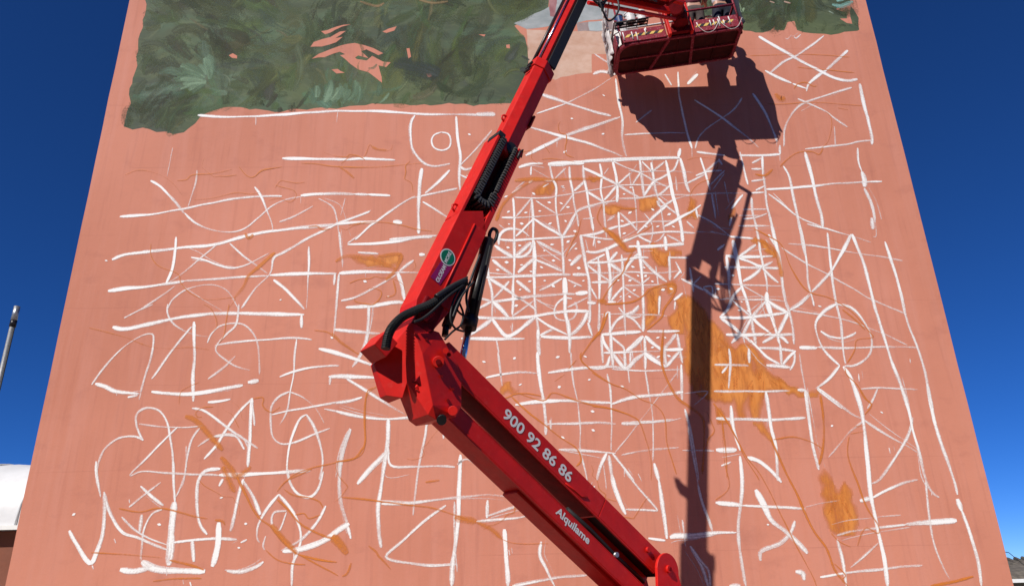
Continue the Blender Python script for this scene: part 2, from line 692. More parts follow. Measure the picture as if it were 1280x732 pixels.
ORANGE = [
((100, 170, 3.368), """
3 .5 410 190 450 185 475 165 560 158 640 140
2 .5 670 130 700 165 730 172 770 145 850 130
2.5 .45 480 270 560 262 650 240 720 245 780 230
8 .55 820 490 760 545 710 590 690 630 650 680
2.5 .5 300 455 300 500 330 545 410 580 425 620 470 665 540 690 650 680 625 725
2 .3 190 165 240 145 300 150 350 170 400 210 430 250
7 .6 695 410 710 430 730 415
"""),
((80, 380, 3.1975), """
4 .45 100 95 180 115 260 138 330 165 400 178 500 172 580 182
3 .55 660 0 650 60 640 120 620 155
3 .55 1235 335 1210 360 1205 480 1200 570 1170 610 1080 632 990 655 920 680 870 725
4 .45 1000 105 1060 115 1110 160 1180 200
2 .5 540 310 470 345 460 400
"""),
((60, 500, 3.155), """
9 .6 540 65 580 80 640 140 690 195
9 .55 680 225 720 270 745 300 800 260
10 .55 690 260 725 340 740 360
5 .65 745 300 780 370 830 460 880 500 930 560 985 605
8 .55 880 490 930 550 985 605
3 .6 985 605 1050 640 1145 692
4 .6 985 605 1060 625 1140 635
4 .5 280 425 360 438 430 425 500 435 580 458 630 465
3 .45 170 598 300 605 450 622
5 .5 480 630 560 650 615 668
4 .5 415 712 500 702 605 700
3 .5 860 590 900 625 950 640 1015 645
3.5 .6 905 360 940 320 1010 285 1040 270
3.5 .5 930 350 970 375 1030 385 1070 400 1085 425
5 .6 905 390 950 430 1000 490 1080 530 1130 545
14 .55 1120 535 1150 565 1180 605
5 .55 1195 640 1180 680 1160 692
3 .5 975 450 1010 445 1030 465 1075 450
6 .5 660 470 690 475 700 490
"""),
((420, 480, 2.905), """
4 .5 0 280 60 272 90 240 105 200 108 50 160 0
4 .5 20 410 120 420 220 432 330 445 420 470 480 490
10 .55 430 485 470 492 510 498
8 .5 510 500 560 525 600 560
2.5 .35 600 560 650 575 770 578
6 .5 325 355 375 348
"""),
((840, 20, 3.183), """
2 .6 310 158 420 155 560 155 705 164
3 .6 500 205 570 212 640 218 725 226
4 .6 485 290 500 272 530 265 560 280 575 280
2.5 .6 380 350 440 350 560 345 680 352 755 358
14 .5 410 310 430 330 450 325
2 .5 610 380 630 400 635 440 620 500 590 530
4 .5 430 600 455 575 500 545 555 540 585 550 600 525
6 .5 330 630 370 635 400 610
3 .5 660 368 700 375
"""),
((820, 280, 3.1825), """
3 .65 390 20 440 45 500 85 540 180 600 265 680 290 740 320 790 360 850 430 860 450 800 460 790 500 760 550
5 .5 740 340 790 380 830 420
3 .55 750 570 760 600 800 640 840 700 860 715
"""),
((860, 480, 2.905), """
3 .65 95 70 150 150 210 260 270 340 340 480 400 600 450 690 465 732
5 .65 300 200 350 310 400 410 450 520 500 590 530 670 580 732
4 .55 310 200 380 190 440 205 490 235
6 .6 480 40 492 120 490 230 475 290
4 .55 585 190 580 260 620 370 650 450 690 510 690 540 650 520 630 540 615 585
3 .6 520 540 550 570 590 588
3 .55 530 650 570 690 560 705
5 .8 880 732 960 715 1035 695
3 .5 590 180 640 170
3 .5 600 155 640 150
4 .5 640 110 665 75 640 50 620 20
3 .45 125 130 130 270 150 370 100 420
"""),
((740, 420, 4.068), """
3 .65 0 185 90 240 160 265 250 320 320 350 370 420 380 540 410 640 430 700
3.5 .65 0 355 100 370 200 405 245 440 275 530 300 640 300 732
6 .6 360 0 355 120 380 220 430 310 480 350 560 410 570 500 560 700
3 .6 615 340 680 420 740 530 775 610 850 732
4 .6 660 440 680 600 685 720
"""),
((600, 440, 4.067), """
4 .55 190 205 320 245 370 205 470 240 560 265 640 280 732 310
4 .6 160 225 240 300 330 370 420 440 490 490 515 545 490 580
3.5 .55 515 0 510 30 540 70 620 130 680 165 732 180
3 .4 380 150 430 115
3 .4 450 85 490 40
"""),
((620, 180, 5.631), """
8 .5 130 260 250 250 400 250 560 245 640 245 750 240
7 .5 0 530 40 440 100 370 200 290 260 260
9 .45 0 540 20 500
2.5 .5 340 10 380 70
2.5 .5 320 110 400 105 560 125
2.5 .5 600 530 570 640 500 732
"""),
((720, 180, 5.631), """
9 .6 190 590 230 620 300 670 350 732
4 .5 180 430 150 520 190 590
4 .5 250 430 330 455 430 455
3 .5 800 360 830 310 880 270 940 250
3 .5 540 570 470 620 360 670
"""),
((720, 290, 5.631), """
9 .6 230 0 290 60 360 130 420 110
5 .55 400 130 350 220 330 280 270 350 230 400 180 490
12 .65 150 490 215 490
5 .6 200 510 380 495 470 450 520 400 620 370 700 370 690 430 620 540 600 600 500 690
4 .6 205 560 160 732
4 .6 640 170 620 230 560 160
"""),
((740, 370, 5.631), """
4 .6 110 120 60 240 0 320
5 .55 500 230 490 480
"""),
((560, 280, 3.66), """
4 .55 690 490 640 560 610 620 650 660
3 .5 590 30 570 80 540 150
"""),
((870, 300, 5.631), """
8 .6 420 0 500 30 560 90 590 180 605 260
"""),
((320, 170, 5.632), """
3 .4 0 280 40 240 130 225
4 .4 320 190 420 195 560 215 750 222 900 215 1180 190
6 .45 580 215 640 255 690 300
4 .4 600 195 680 140 760 150 800 65 830 90 900 105 950 95 960 60
6 .45 820 75 860 95 920 100
6 .45 370 640 430 635 470 660 520 650
4 .4 650 625 860 605 1030 630 1150 660 1239 670
"""),
((380, 290, 4.306), """
9 .45 170 160 230 130 340 140 430 170 500 200
8 .4 400 130 520 120 500 190 440 260
5 .4 480 260 490 330 440 350
4 .4 590 150 600 190 560 220
5 .45 150 540 200 590 270 640
"""),
]
PATCHES = [   # orange fills: polygons
((870, 400, 5.631), [(-150,-150),(-60,-190),(20,-120),(125,20),(200,100),(240,180),(300,190),(370,180),(430,215),(485,290),(490,370),(560,400),(640,450),(700,480),(690,505),(600,490),(500,480),(480,540),(445,600),(440,690),(400,700),(380,620),(350,540),(335,680),(290,660),(270,570),(200,580),(125,570),(-20,520),(-90,300),(-60,80)], .85),
((870, 400, 5.631), [(490,370),(560,400),(640,450),(720,490),(790,512),(870,495),(872,520),(820,545),(740,530),(650,505),(560,480)], .75),
((860, 480, 2.905), [(478,335),(492,310),(508,325),(520,350),(542,385),(560,375),(575,362),(587,372),(590,420),(606,450),(618,475),(608,510),(602,545),(570,550),(540,545),(512,522),(490,470),(495,420)], .8),
((860, 480, 2.905), [(235,140),(265,140),(290,170),(318,200),(305,210),(270,180)], .75),
((720, 290, 5.631), [(500,420),(560,390),(690,350),(705,390),(690,430),(655,445),(635,392),(595,405),(580,470),(582,560),(560,600),(490,680),(480,640),(510,540),(495,470)], .75),
((720, 290, 5.631), [(515,100),(545,80),(580,130),(640,140),(740,130),(745,160),(640,170),(640,250),(590,235),(560,200),(520,150)], .7),
((720, 290, 5.631), [(640,590),(690,570),(760,480),(765,720),(700,700),(650,650)], .6),
((720, 180, 5.631), [(440,400),(500,385),(572,380),(585,420),(520,480),(450,460)], .7),
((720, 180, 5.631), [(190,430),(280,435),(400,450),(300,472),(270,500),(180,480)], .55),
((720, 180, 5.631), [(800,370),(830,400),(850,470),(862,530),(740,532),(790,490)], .6),
((720, 180, 5.631), [(85,225),(140,235),(190,250),(170,270),(110,262)], .6),
((620, 180, 5.631), [(250,330),(330,300),(420,250),(430,320),(390,345),(300,362)], .45),
((870, 190, 5.631), [(380,600),(440,610),(500,640),(545,690),(585,740),(540,745),(480,690),(420,640)], .75),
((870, 190, 5.631), [(255,410),(280,400),(250,490),(225,470)], .6),
((600, 440, 4.067), [(100,190),(125,160),(150,148),(160,175),(190,190),(182,216),(120,210)], .5),
((380, 290, 4.306), [(250,130),(330,140),(400,130),(520,120),(540,150),(470,190),(380,190),(300,160)], .35),
((870, 400, 5.631), [(130,610),(180,640),(230,732),(150,732)], .4),
]
GREEN = [((140, 0, 2.2857), [(105,-260),(103,-60),(100,0),(85,80),(70,160),(60,240),(50,300),(38,340),(35,360),(60,370),(90,365),(120,380),(150,376),(175,388),(205,378),(235,350),(250,330),(300,312),(380,308),(450,316),(560,310),(640,313),(740,298),(850,302),(960,298),(1100,298),(1160,292),(1185,260),(1186,130),(1170,95),(1150,75),(1250,20),(1262,-260)]),
 ((860, 0, 5.333), [(-300,-400),(-250,0),(330,180),(360,212),(500,214),(545,208),(585,178),(572,210),(640,206),(662,150),(720,152),(735,206),(820,220),(1000,220),(1120,213),(1140,205),(1132,120),(1112,60),(1085,40),(1090,155),(1055,150),(1010,128),(1060,120),(1058,80),(985,62),(1020,40),(1080,20),(1085,-400)])]
HOUSE = {
 'roof': ((640, 0, 3.553), [(10,105),(165,30),(250,-60),(560,-60),(560,70),(405,88),(330,92),(285,104),(65,128)]),
 'chimney': ((640, 0, 3.553), [(160,-120),(212,-120),(192,78),(170,76)]),
 'wall': ((640, 0, 3.553), [(65,130),(290,140),(560,138),(560,230),(440,240),(352,240),(356,318),(290,330),(215,344),(190,356),(140,335),(72,300)]),
 'band': ((640, 0, 3.553), [(288,104),(410,92),(560,78),(560,139),(410,139),(290,141)]),
 'window': ((640, 0, 3.553), [(340,97),(408,95),(408,136),(341,138)]),
}

# ------------------------------------------------------------------ helpers
def tag(o, label=None, cat=None, group=None, kind=None):
    if label: o['label'] = label
    if cat: o['category'] = cat
    if group: o['group'] = group
    if kind: o['kind'] = kind
    return o
def empty(name, loc, label, cat, group=None):
    o = bpy.data.objects.new(name, None); o.location = loc; o.empty_display_size = .2
    col.objects.link(o); return tag(o, label, cat, group)
class MB:
    def __init__(s): s.v = []; s.f = []; s.sm = []
    def add(s, vs_, fs, smooth=False):
        b = len(s.v); s.v += [Vector(p) for p in vs_]
        for f in fs: s.f.append(tuple(b + i for i in f)); s.sm.append(smooth)
        return s
    def box8(s, p):
        return s.add(p, [(0,3,2,1),(4,5,6,7),(0,1,5,4),(1,2,6,5),(2,3,7,6),(3,0,4,7)])
    def box(s, x0, x1, y0, y1, z0, z1):
        return s.box8([(x0,y0,z0),(x1,y0,z0),(x1,y1,z0),(x0,y1,z0),(x0,y0,z1),(x1,y0,z1),(x1,y1,z1),(x0,y1,z1)])
    def fbox(s, F, a0, a1, b0, b1, c0, c1):          # box through a coordinate function
        return s.box8([F(a0,b0,c0),F(a1,b0,c0),F(a1,b1,c0),F(a0,b1,c0),F(a0,b0,c1),F(a1,b0,c1),F(a1,b1,c1),F(a0,b1,c1)])
    def prism(s, lo, hi):                            # two matching outlines
        n = len(lo)
        tri = tessellate_polygon([[Vector(p) for p in lo]])
        s.add(list(lo) + list(hi), [tuple(t) for t in tri] + [tuple(n + i for i in reversed(t)) for t in tri] + [(i, (i+1) % n, n + (i+1) % n, n + i) for i in range(n)])
        return s
    def tube(s, pts, r, n=10, caps=True, smooth=True):
        pts = [Vector(p) for p in pts]; rs = r if isinstance(r, (list, tuple)) else [r] * len(pts)
        b = len(s.v); ref = None
        for i, p in enumerate(pts):
            t = (pts[min(i+1, len(pts)-1)] - pts[max(i-1, 0)]).normalized()
            if ref is None: ref = t.orthogonal().normalized()
            ref = (ref - t * ref.dot(t)).normalized(); q = t.cross(ref)
            for k in range(n):
                a = 2 * math.pi * k / n; s.v.append(p + (ref * math.cos(a) + q * math.sin(a)) * rs[i])
        for i in range(len(pts) - 1):
            for k in range(n):
                k2 = (k+1) % n; s.f.append((b+i*n+k, b+i*n+k2, b+(i+1)*n+k2, b+(i+1)*n+k)); s.sm.append(smooth)
        if caps:
            s.f.append(tuple(b + k for k in reversed(range(n)))); s.sm.append(False)
            s.f.append(tuple(b + (len(pts)-1)*n + k for k in range(n))); s.sm.append(False)
        return s
    def build(s, name, mat, parent=None, org=None, bevel=0, fix=True):
        o0 = Vector(org) if org is not None else (root_of(parent).location if parent else Vector())
        me = bpy.data.meshes.new(name); me.from_pydata([tuple(p - o0) for p in s.v], [], s.f)
        me.polygons.foreach_set('use_smooth', s.sm); me.update()
        if fix:
            bm = bmesh.new(); bm.from_mesh(me); bmesh.ops.recalc_face_normals(bm, faces=bm.faces); bm.to_mesh(me); bm.free()
        if mat: me.materials.append(mat)
        o = bpy.data.objects.new(name, me); col.objects.link(o)
        if parent: o.parent = parent
        elif org is not None: o.location = o0
        if bevel:
            m = o.modifiers.new('bevel', 'BEVEL'); m.width = bevel; m.segments = 2; m.limit_method = 'ANGLE'; m.angle_limit = R(35)
        return o
def root_of(o):
    while o.parent: o = o.parent
    return o
def smooth_path(pts, sub=6):
    if len(pts) < 3: sub_pts = pts
    out = []
    n = len(pts)
    for i in range(n - 1):
        p0 = pts[max(i-1, 0)]; p1 = pts[i]; p2 = pts[i+1]; p3 = pts[min(i+2, n-1)]
        for k in range(sub):
            t = k / sub
            out.append(((p1*2) + (p2-p0)*t + (p0*2-p1*5+p2*4-p3)*t*t + (p1*3-p0-p2*3+p3)*t*t*t) * 0.5)
    out.append(pts[-1]); return out

# ------------------------------------------------------------------ materials
class NT:
    def __init__(s, m): s.t = m.node_tree; s.t.nodes.clear()
    def n(s, typ, **kw):
        o = s.t.nodes.new(typ)
        for k, v in kw.items(): setattr(o, k, v)
        return o
    def l(s, a, b): s.t.links.new(a, b)
    def math(s, op, a, b=None, clamp=False):
        o = s.n('ShaderNodeMath', operation=op, use_clamp=clamp)
        for i, x in enumerate((a, b)):
            if x is None: continue
            if isinstance(x, (int, float)): o.inputs[i].default_value = x
            else: s.l(x, o.inputs[i])
        return o.outputs[0]
    def mix(s, f, a, b):
        o = s.n('ShaderNodeMix', data_type='RGBA')
        for i, x in ((0, f), (6, a), (7, b)):
            if isinstance(x, (int, float)): o.inputs[i].default_value = x
            elif isinstance(x, tuple): o.inputs[i].default_value = (*x, 1) if len(x) == 3 else x
            else: s.l(x, o.inputs[i])
        return o.outputs[2]
    def noise(s, vec, scale, detail=3, rough=.55):
        o = s.n('ShaderNodeTexNoise'); o.inputs['Scale'].default_value = scale; o.inputs['Detail'].default_value = detail
        o.inputs['Roughness'].default_value = rough
        if vec is not None: s.l(vec, o.inputs['Vector'])
        return o.outputs['Fac']
    def ramp(s, f, lo, hi):
        o = s.n('ShaderNodeMapRange'); o.inputs[1].default_value = lo; o.inputs[2].default_value = hi
        s.l(f, o.inputs[0]); return o.outputs[0]
    def scale(s, vec, x, y, z):
        o = s.n('ShaderNodeVectorMath', operation='MULTIPLY'); s.l(vec, o.inputs[0]); o.inputs[1].default_value = (x, y, z); return o.outputs[0]
    def pos(s): return s.n('ShaderNodeNewGeometry').outputs['Position']
    def out(s, sh): s.l(sh, s.n('ShaderNodeOutputMaterial').inputs['Surface'])
def newmat(name):
    m = bpy.data.materials.new(name); m.use_nodes = True; return m, NT(m)
def bump(t, h, strength, dist):
    b = t.n('ShaderNodeBump'); b.inputs['Strength'].default_value = strength; b.inputs['Distance'].default_value = dist
    t.l(h, b.inputs['Height']); return b.outputs[0]
def simple(name, c, rough=.5, metal=0, coat=0, var=.25, scale=6, bumps=0, dirt=None, spec=.5):
    m, t = newmat(name); p = t.n('ShaderNodeBsdfPrincipled'); pos = t.pos()
    f = t.ramp(t.noise(pos, scale, 5, .6), .3, .7)
    lo = tuple(x * (1 - var) for x in c); hi = tuple(min(1, x * (1 + var * .6)) for x in c)
    cc = t.mix(f, lo, hi)
    if dirt:
        d = t.math('MULTIPLY', t.ramp(t.noise(pos, scale * 3.1, 6, .65), .56, .72), dirt[3])
        cc = t.mix(d, cc, dirt[:3])
    t.l(cc, p.inputs['Base Color']); p.inputs['Metallic'].default_value = metal
    t.l(t.math('ADD', t.math('MULTIPLY', t.noise(pos, scale * 2.3, 4), .25), rough - .12), p.inputs['Roughness'])
    p.inputs['Coat Weight'].default_value = coat; p.inputs['Coat Roughness'].default_value = .12
    p.inputs['Specular IOR Level'].default_value = spec
    if bumps: t.l(bump(t, t.noise(pos, scale * 8, 4), bumps, .01), p.inputs['Normal'])
    t.out(p.outputs[0]); return m
M = {}
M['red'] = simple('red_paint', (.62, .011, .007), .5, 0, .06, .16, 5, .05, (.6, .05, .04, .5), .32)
M['dark_shaded_red'] = simple('dark_shaded_red_paint', (.17, .003, .007), .6, 0, .0, .3, 9, .1, (.05, .004, .006, .5), .12)  # dark red; shade of undersides and recesses is put into its colour
M['maroon'] = simple('maroon_paint', (.25, .022, .04), .6, 0, 0, .25, 12, .1, (.6, .5, .5, .55), .2)
M['black'] = simple('black_rubber', (.012, .012, .013), .55, 0, 0, .3, 20, .1)
M['black_steel'] = simple('black_steel', (.018, .016, .017), .35, .3, 0, .3, 12)
M['basket_floor'] = simple('shaded_basket_floor', (.06, .009, .009), .7, 0, 0, .4, 7, .2, (.02, .012, .012, .6), .15)  # floor colour darkened for the shade under the basket
M['chain'] = simple('grey_plastic_chain', (.085, .08, .078), .5, 0, 0, .3, 14)
M['tyre'] = simple('tyre_rubber', (.02, .02, .02), .8, 0, 0, .3, 14, .3)
M['chrome'] = simple('chrome', (.75, .77, .8), .2, 1, 0, .08, 6)
M['steel'] = simple('galvanised_steel', (.42, .42, .42), .42, .8, 0, .25, 14)
M['white_letter'] = simple('white_vinyl', (.78, .78, .8), .45, 0, 0, .06, 20)
M['green_vinyl'] = simple('green_vinyl', (.005, .17, .09), .4, 0, 0, .1, 20)
M['purple_vinyl'] = simple('purple_vinyl', (.3, .01, .12), .4, 0, 0, .2, 12)
M['yellow'] = simple('yellow_vinyl', (.75, .5, .12), .5, 0, 0, .2, 16)
M['wrap'] = simple('paint_spattered_wrap', (.66, .62, .6), .5, 0, 0, .3, 16, .4, (.3, .06, .06, .7))
M['asphalt'] = simple('street_paving', (.21, .175, .145), .9, 0, 0, .25, 3, .5)
M['pavement'] = simple('pavement_concrete', (.3, .28, .26), .85, 0, 0, .18, 3, .3)
M['kerb'] = simple('kerb_stone', (.36, .35, .33), .8, 0, 0, .15, 5, .2)
M['brown_wall'] = simple('brown_render', (.21, .07, .04), .85, 0, 0, .2, 1.5, .3)
M['canvas'] = simple('white_canvas', (.64, .645, .66), .5, 0, 0, .1, 1.5, .2, (.45, .44, .42, .4))
M['roof_tile'] = simple('weathered_roof_tile', (.13, .11, .09), .85, 0, 0, .45, 4, .4, (.06, .09, .04, .5))
M['house_wall'] = simple('shaded_stone_wall', (.2, .17, .13), .85, 0, 0, .3, 1.2, .3)
M['white_paint'] = simple('white_paint', (.8, .8, .78), .5, 0, 0, .06, 3)
M['render_side'] = simple('pale_render', (.5, .42, .36), .85, 0, 0, .12, 1.2, .2)
M['glass'] = simple('window_glass', (.03, .04, .05), .08, 0, 0, .1, 2, 0, None, .8)
M['skin'] = simple('skin', (.5, .27, .19), .5, 0, 0, .12, 8)
M['hair'] = simple('dark_hair', (.03, .02, .015), .6, 0, 0, .3, 40, .4)
M['navy'] = simple('navy_cotton', (.012, .014, .03), .85, 0, 0, .25, 20, .3)
M['white_cotton'] = simple('white_cotton', (.75, .75, .77), .85, 0, 0, .08, 16, .3)
M['grey_brown'] = simple('grey_brown_cotton', (.085, .06, .055), .85, 0, 0, .25, 18, .3)
M['maroon_cotton'] = simple('maroon_cotton', (.15, .018, .035), .85, 0, 0, .25, 18, .3)
M['leather'] = simple('dark_shoe', (.03, .025, .022), .6, 0, 0, .2, 18)
M['tub'] = simple('paint_spattered_tub', (.74, .72, .7), .4, 0, 0, .12, 12, .1, (.3, .09, .06, .75))
M['blue'] = simple('blue_plastic', (.02, .05, .16), .4, 0, 0, .2, 14)

# the plaster of the mural wall
m, t = newmat('terracotta_plaster'); p = t.n('ShaderNodeBsdfPrincipled'); pos = t.pos()
c1 = t.mix(t.ramp(t.noise(pos, .28, 4, .5), .32, .68), (.545, .207, .137), (.645, .257, .176))
st = t.noise(t.scale(pos, 5, 1, .35), 1.0, 5, .6)                        # roller streaks, vertical
c2 = t.mix(t.math('MULTIPLY', t.ramp(st, .45, .75), .45), c1, (.64, .285, .22))
st2 = t.noise(t.scale(pos, 9, 1, .5), 1.3, 4, .6)
c3 = t.mix(t.math('MULTIPLY', t.ramp(st2, .54, .8), .42), c2, (.42, .15, .105))
sm = t.noise(t.scale(pos, 1.5, 1, 2.2), 1.1, 6, .62)                     # greyish smudges
c4 = t.mix(t.math('MULTIPLY', t.ramp(sm, .57, .76), .34), c3, (.36, .13, .10))
sep = t.n('ShaderNodeSeparateXYZ'); t.l(pos, sep.inputs[0])
fr = t.math('FRACT', t.math('DIVIDE', t.math('ADD', sep.outputs[2], t.math('MULTIPLY', t.noise(t.scale(pos, .8, 0, .2), 1, 2), .05)), 1.42))
seam = t.math('LESS_THAN', t.math('ABSOLUTE', t.math('SUBTRACT', fr, .5)), .006)
seam = t.math('MULTIPLY', seam, t.ramp(t.noise(t.scale(pos, .45, 1, .9), 1, 2), .47, .6))
c5 = t.mix(t.math('MULTIPLY', seam, .22), c4, (.37, .13, .09))
fine = t.noise(pos, 38, 3, .6)
c6 = t.mix(t.math('MULTIPLY', t.ramp(fine, .58, .8), .22), c5, (.68, .33, .26))
t.l(c6, p.inputs['Base Color']); p.inputs['Roughness'].default_value = .82; p.inputs['Specular IOR Level'].default_value = .25
hh = t.math('ADD', t.math('MULTIPLY', fine, .4), t.math('MULTIPLY', t.noise(pos, 3.5, 5, .6), 1.2))
t.l(bump(t, hh, .35, .012), p.inputs['Normal']); t.out(p.outputs[0]); M['plaster'] = m

def paint_mat(name, thin, thick, rough=.6, bristle=9.0, hard=.9, edge=.75):
    """brush paint on a ribbon: su runs along it in metres, sv across it, op is how much paint it carries"""
    m, t = newmat(name); p = t.n('ShaderNodeBsdfPrincipled')
    at = {k: t.n('ShaderNodeAttribute', attribute_name=k).outputs['Fac'] for k in ('su', 'sv', 'op', 'seed')}
    cv = t.n('ShaderNodeCombineXYZ'); t.l(t.math('MULTIPLY', at['su'], 1.6), cv.inputs[0]); t.l(t.math('MULTIPLY', at['sv'], bristle), cv.inputs[1])
    t.l(t.math('MULTIPLY', at['seed'], 37.0), cv.inputs[2])
    n1 = t.noise(cv.outputs[0], 1.0, 3, .55)
    cv2 = t.n('ShaderNodeCombineXYZ'); t.l(t.math('MULTIPLY', at['su'], .55), cv2.inputs[0]); t.l(t.math('MULTIPLY', at['seed'], 91.0), cv2.inputs[1])
    n2 = t.noise(cv2.outputs[0], 1.6, 3, .6)
    n3 = t.noise(t.pos(), 32, 4, .65)
    e = t.math('POWER', t.math('ABSOLUTE', t.math('SUBTRACT', t.math('MULTIPLY', at['sv'], 2), 1)), 2.2)
    a = t.math('ADD', at['op'], t.math('MULTIPLY', t.math('SUBTRACT', n1, .5), .95))
    a = t.math('ADD', a, t.math('MULTIPLY', t.math('SUBTRACT', n2, .5), 1.5))
    a = t.math('ADD', a, t.math('MULTIPLY', t.math('SUBTRACT', n3, .5), .9))
    a = t.math('SUBTRACT', a, t.math('MULTIPLY', e, edge))
    a = t.ramp(a, .05, hard)
    if isinstance(thin, str): cc = t.n('ShaderNodeAttribute', attribute_name=thin).outputs['Color']
    else: cc = t.mix(a, thin, thick)
    if isinstance(thin, str):
        cc = t.mix(t.math('MULTIPLY', t.ramp(n1, .35, .7), .45), cc, thick)
        hs = t.n('ShaderNodeMix', data_type='RGBA', blend_type='MULTIPLY'); hs.inputs[0].default_value = .8
        t.l(t.n('ShaderNodeAttribute', attribute_name=thin).outputs['Color'], hs.inputs[6])
        g = t.math('ADD', .68, t.math('MULTIPLY', n1, .64)); cg = t.n('ShaderNodeCombineColor')
        for i in range(3): t.l(g, cg.inputs[i])
        t.l(cg.outputs[0], hs.inputs[7]); cc = hs.outputs[2]
    t.l(cc, p.inputs['Base Color']); p.inputs['Roughness'].default_value = rough; p.inputs['Specular IOR Level'].default_value = .3
    tr = t.n('ShaderNodeBsdfTransparent'); mx = t.n('ShaderNodeMixShader')
    t.l(a, mx.inputs[0]); t.l(tr.outputs[0], mx.inputs[1]); t.l(p.outputs[0], mx.inputs[2]); t.out(mx.outputs[0]); return m
M['white_brush'] = paint_mat('white_brush_paint', (.84, .70, .67), (.90, .89, .88), .6, 6, .92)
M['orange_brush'] = paint_mat('orange_brush_paint', (.70, .25, .06), (.66, .20, .03), .6, 8, 1.05)
M['leaf_brush'] = paint_mat('green_brush_paint', 'tint', (.1, .1, .1), .75, 7, .85, .45)
def patch_mat(name, a_, b_, alpha_lo, alpha_hi, sx, sz, amul, feather=False):
    m, t = newmat(name); p = t.n('ShaderNodeBsdfPrincipled'); pos = t.pos()
    n1 = t.noise(t.scale(pos, sx, 1, sz), 1.0, 5, .62); n2 = t.noise(pos, 2.4, 4, .6)
    t.l(t.mix(t.ramp(n1, .35, .65), a_, b_), p.inputs['Base Color']); p.inputs['Roughness'].default_value = .65; p.inputs['Specular IOR Level'].default_value = .3
    al = t.ramp(t.math('ADD', t.math('MULTIPLY', n1, .6), t.math('MULTIPLY', n2, .5)), alpha_lo, alpha_hi)
    al = t.math('MULTIPLY', al, amul, True)
    if feather: al = t.math('MULTIPLY', al, t.n('ShaderNodeAttribute', attribute_name='fa').outputs['Fac'], True)
    tr = t.n('ShaderNodeBsdfTransparent'); mx = t.n('ShaderNodeMixShader')
    t.l(al, mx.inputs[0]); t.l(tr.outputs[0], mx.inputs[1]); t.l(p.outputs[0], mx.inputs[2]); t.out(mx.outputs[0]); return m
M['orange_fill'] = patch_mat('orange_wash', (.64, .20, .035), (.74, .28, .07), .26, .58, 8, 1.5, .95, True)
M['green_fill'] = patch_mat('foliage_underpaint', (.055, .068, .034), (.088, .112, .052), -.5, .0, 3.2, 5.5, 1.0)
m, t = newmat('foliage_paint'); p = t.n('ShaderNodeBsdfPrincipled'); pos = t.pos()
wv = t.n('ShaderNodeVectorMath', operation='ADD'); t.l(pos, wv.inputs[0])
wn = t.n('ShaderNodeTexNoise'); wn.inputs['Scale'].default_value = .9; t.l(pos, wn.inputs['Vector']); t.l(wn.outputs['Color'], wv.inputs[1]); wp = wv.outputs[0]
ca = t.mix(t.ramp(t.noise(t.scale(wp, .55, 1, .9), 1, 4, .55), .4, .62), (.064, .084, .052), (.10, .128, .06))
cb_ = t.mix(t.math('MULTIPLY', t.ramp(t.noise(t.scale(wp, .8, 1, 1.3), 1.1, 3, .5), .5, .66), .8), ca, (.084, .138, .08))
cc_ = t.mix(t.math('MULTIPLY', t.ramp(t.noise(t.scale(wp, 1.0, 1, 1.8), 1.2, 4, .6), .56, .72), .7), cb_, (.062, .07, .062))
cd_ = t.mix(t.math('MULTIPLY', t.ramp(t.noise(t.scale(wp, 1.3, 1, 4), 2.2, 5, .65), .5, .75), .6), cc_, (.16, .185, .095))
t.l(cd_, p.inputs['Base Color']); p.inputs['Roughness'].default_value = .75; p.inputs['Specular IOR Level'].default_value = .25
t.out(p.outputs[0]); M['green_fill'] = m
M['roof_fill'] = patch_mat('grey_roof_paint', (.27, .30, .30), (.40, .42, .42), -.5, 0, 2.0, 5, 1.0)
M['chimney_fill'] = patch_mat('brick_chimney_paint', (.28, .10, .11), (.40, .2, .2), -.5, 0, 6, 3, 1.0)
M['peach_fill'] = patch_mat('peach_house_paint', (.56, .33, .23), (.66, .45, .35), -.4, .25, 3, 4, .95)
M['band_fill'] = patch_mat('mauve_eaves_paint', (.26, .19, .18), (.36, .28, .27), -.5, 0, 7, 5, 1.0)
M['window_fill'] = patch_mat('pale_window_paint', (.34, .39, .40), (.42, .47, .47), -.5, 0, 6, 5, 1.0)

# ------------------------------------------------------------------ ground
def sheet(name, x0, x1, y0, y1, z, mat):
    b = MB(); b.add([(x0,y0,z),(x1,y0,z),(x1,y1,z),(x0,y1,z)], [(0,1,2,3)]); return tag(b.build(name, mat), kind='structure')
sheet('ground', -700, 700, -500, 900, 0.0, M['asphalt'])
tag(MB().box(-60, 60, 11.2, 60, -.2, .13).build('pavement', M['pavement']), kind='structure')
for k in range(40):
    MB().box(-20 + k, -19.01 + k, 11.04, 11.19, -.1, .14).build('kerb_stone', M['kerb'], bpy.data.objects['pavement'], (0, 0, 0))

# ------------------------------------------------------------------ the mural building
X0, X1, TOP = -7.375, 8.412, 17.2
bld = empty('apartment_building', (.5, WALL_Y, 0), 'tall building with a blank terracotta wall carrying a half finished mural', 'building')
wb = MB(); nx, nz = 24, 24
grid = []
for j in range(nz + 1):
    for i in range(nx + 1):
        x = X0 + (X1 - X0) * i / nx; z = .13 + (TOP - .13) * j / nz
        if i in (0, nx): x += (mnoise.noise(Vector((i, j * .9, 3))) * .012)
        grid.append((x, WALL_Y, z))
fs = [(j*(nx+1)+i, j*(nx+1)+i+1, (j+1)*(nx+1)+i+1, (j+1)*(nx+1)+i) for j in range(nz) for i in range(nx)]
wb.add(grid, fs)
ring = [j*(nx+1) for j in range(nz+1)]; ring2 = [j*(nx+1)+nx for j in range(nz+1)]
bk = len(wb.v)
for j in range(nz+1):
    for idx in (ring[j], ring2[j]): v = wb.v[idx].copy(); v.y += .3; wb.v.append(v)
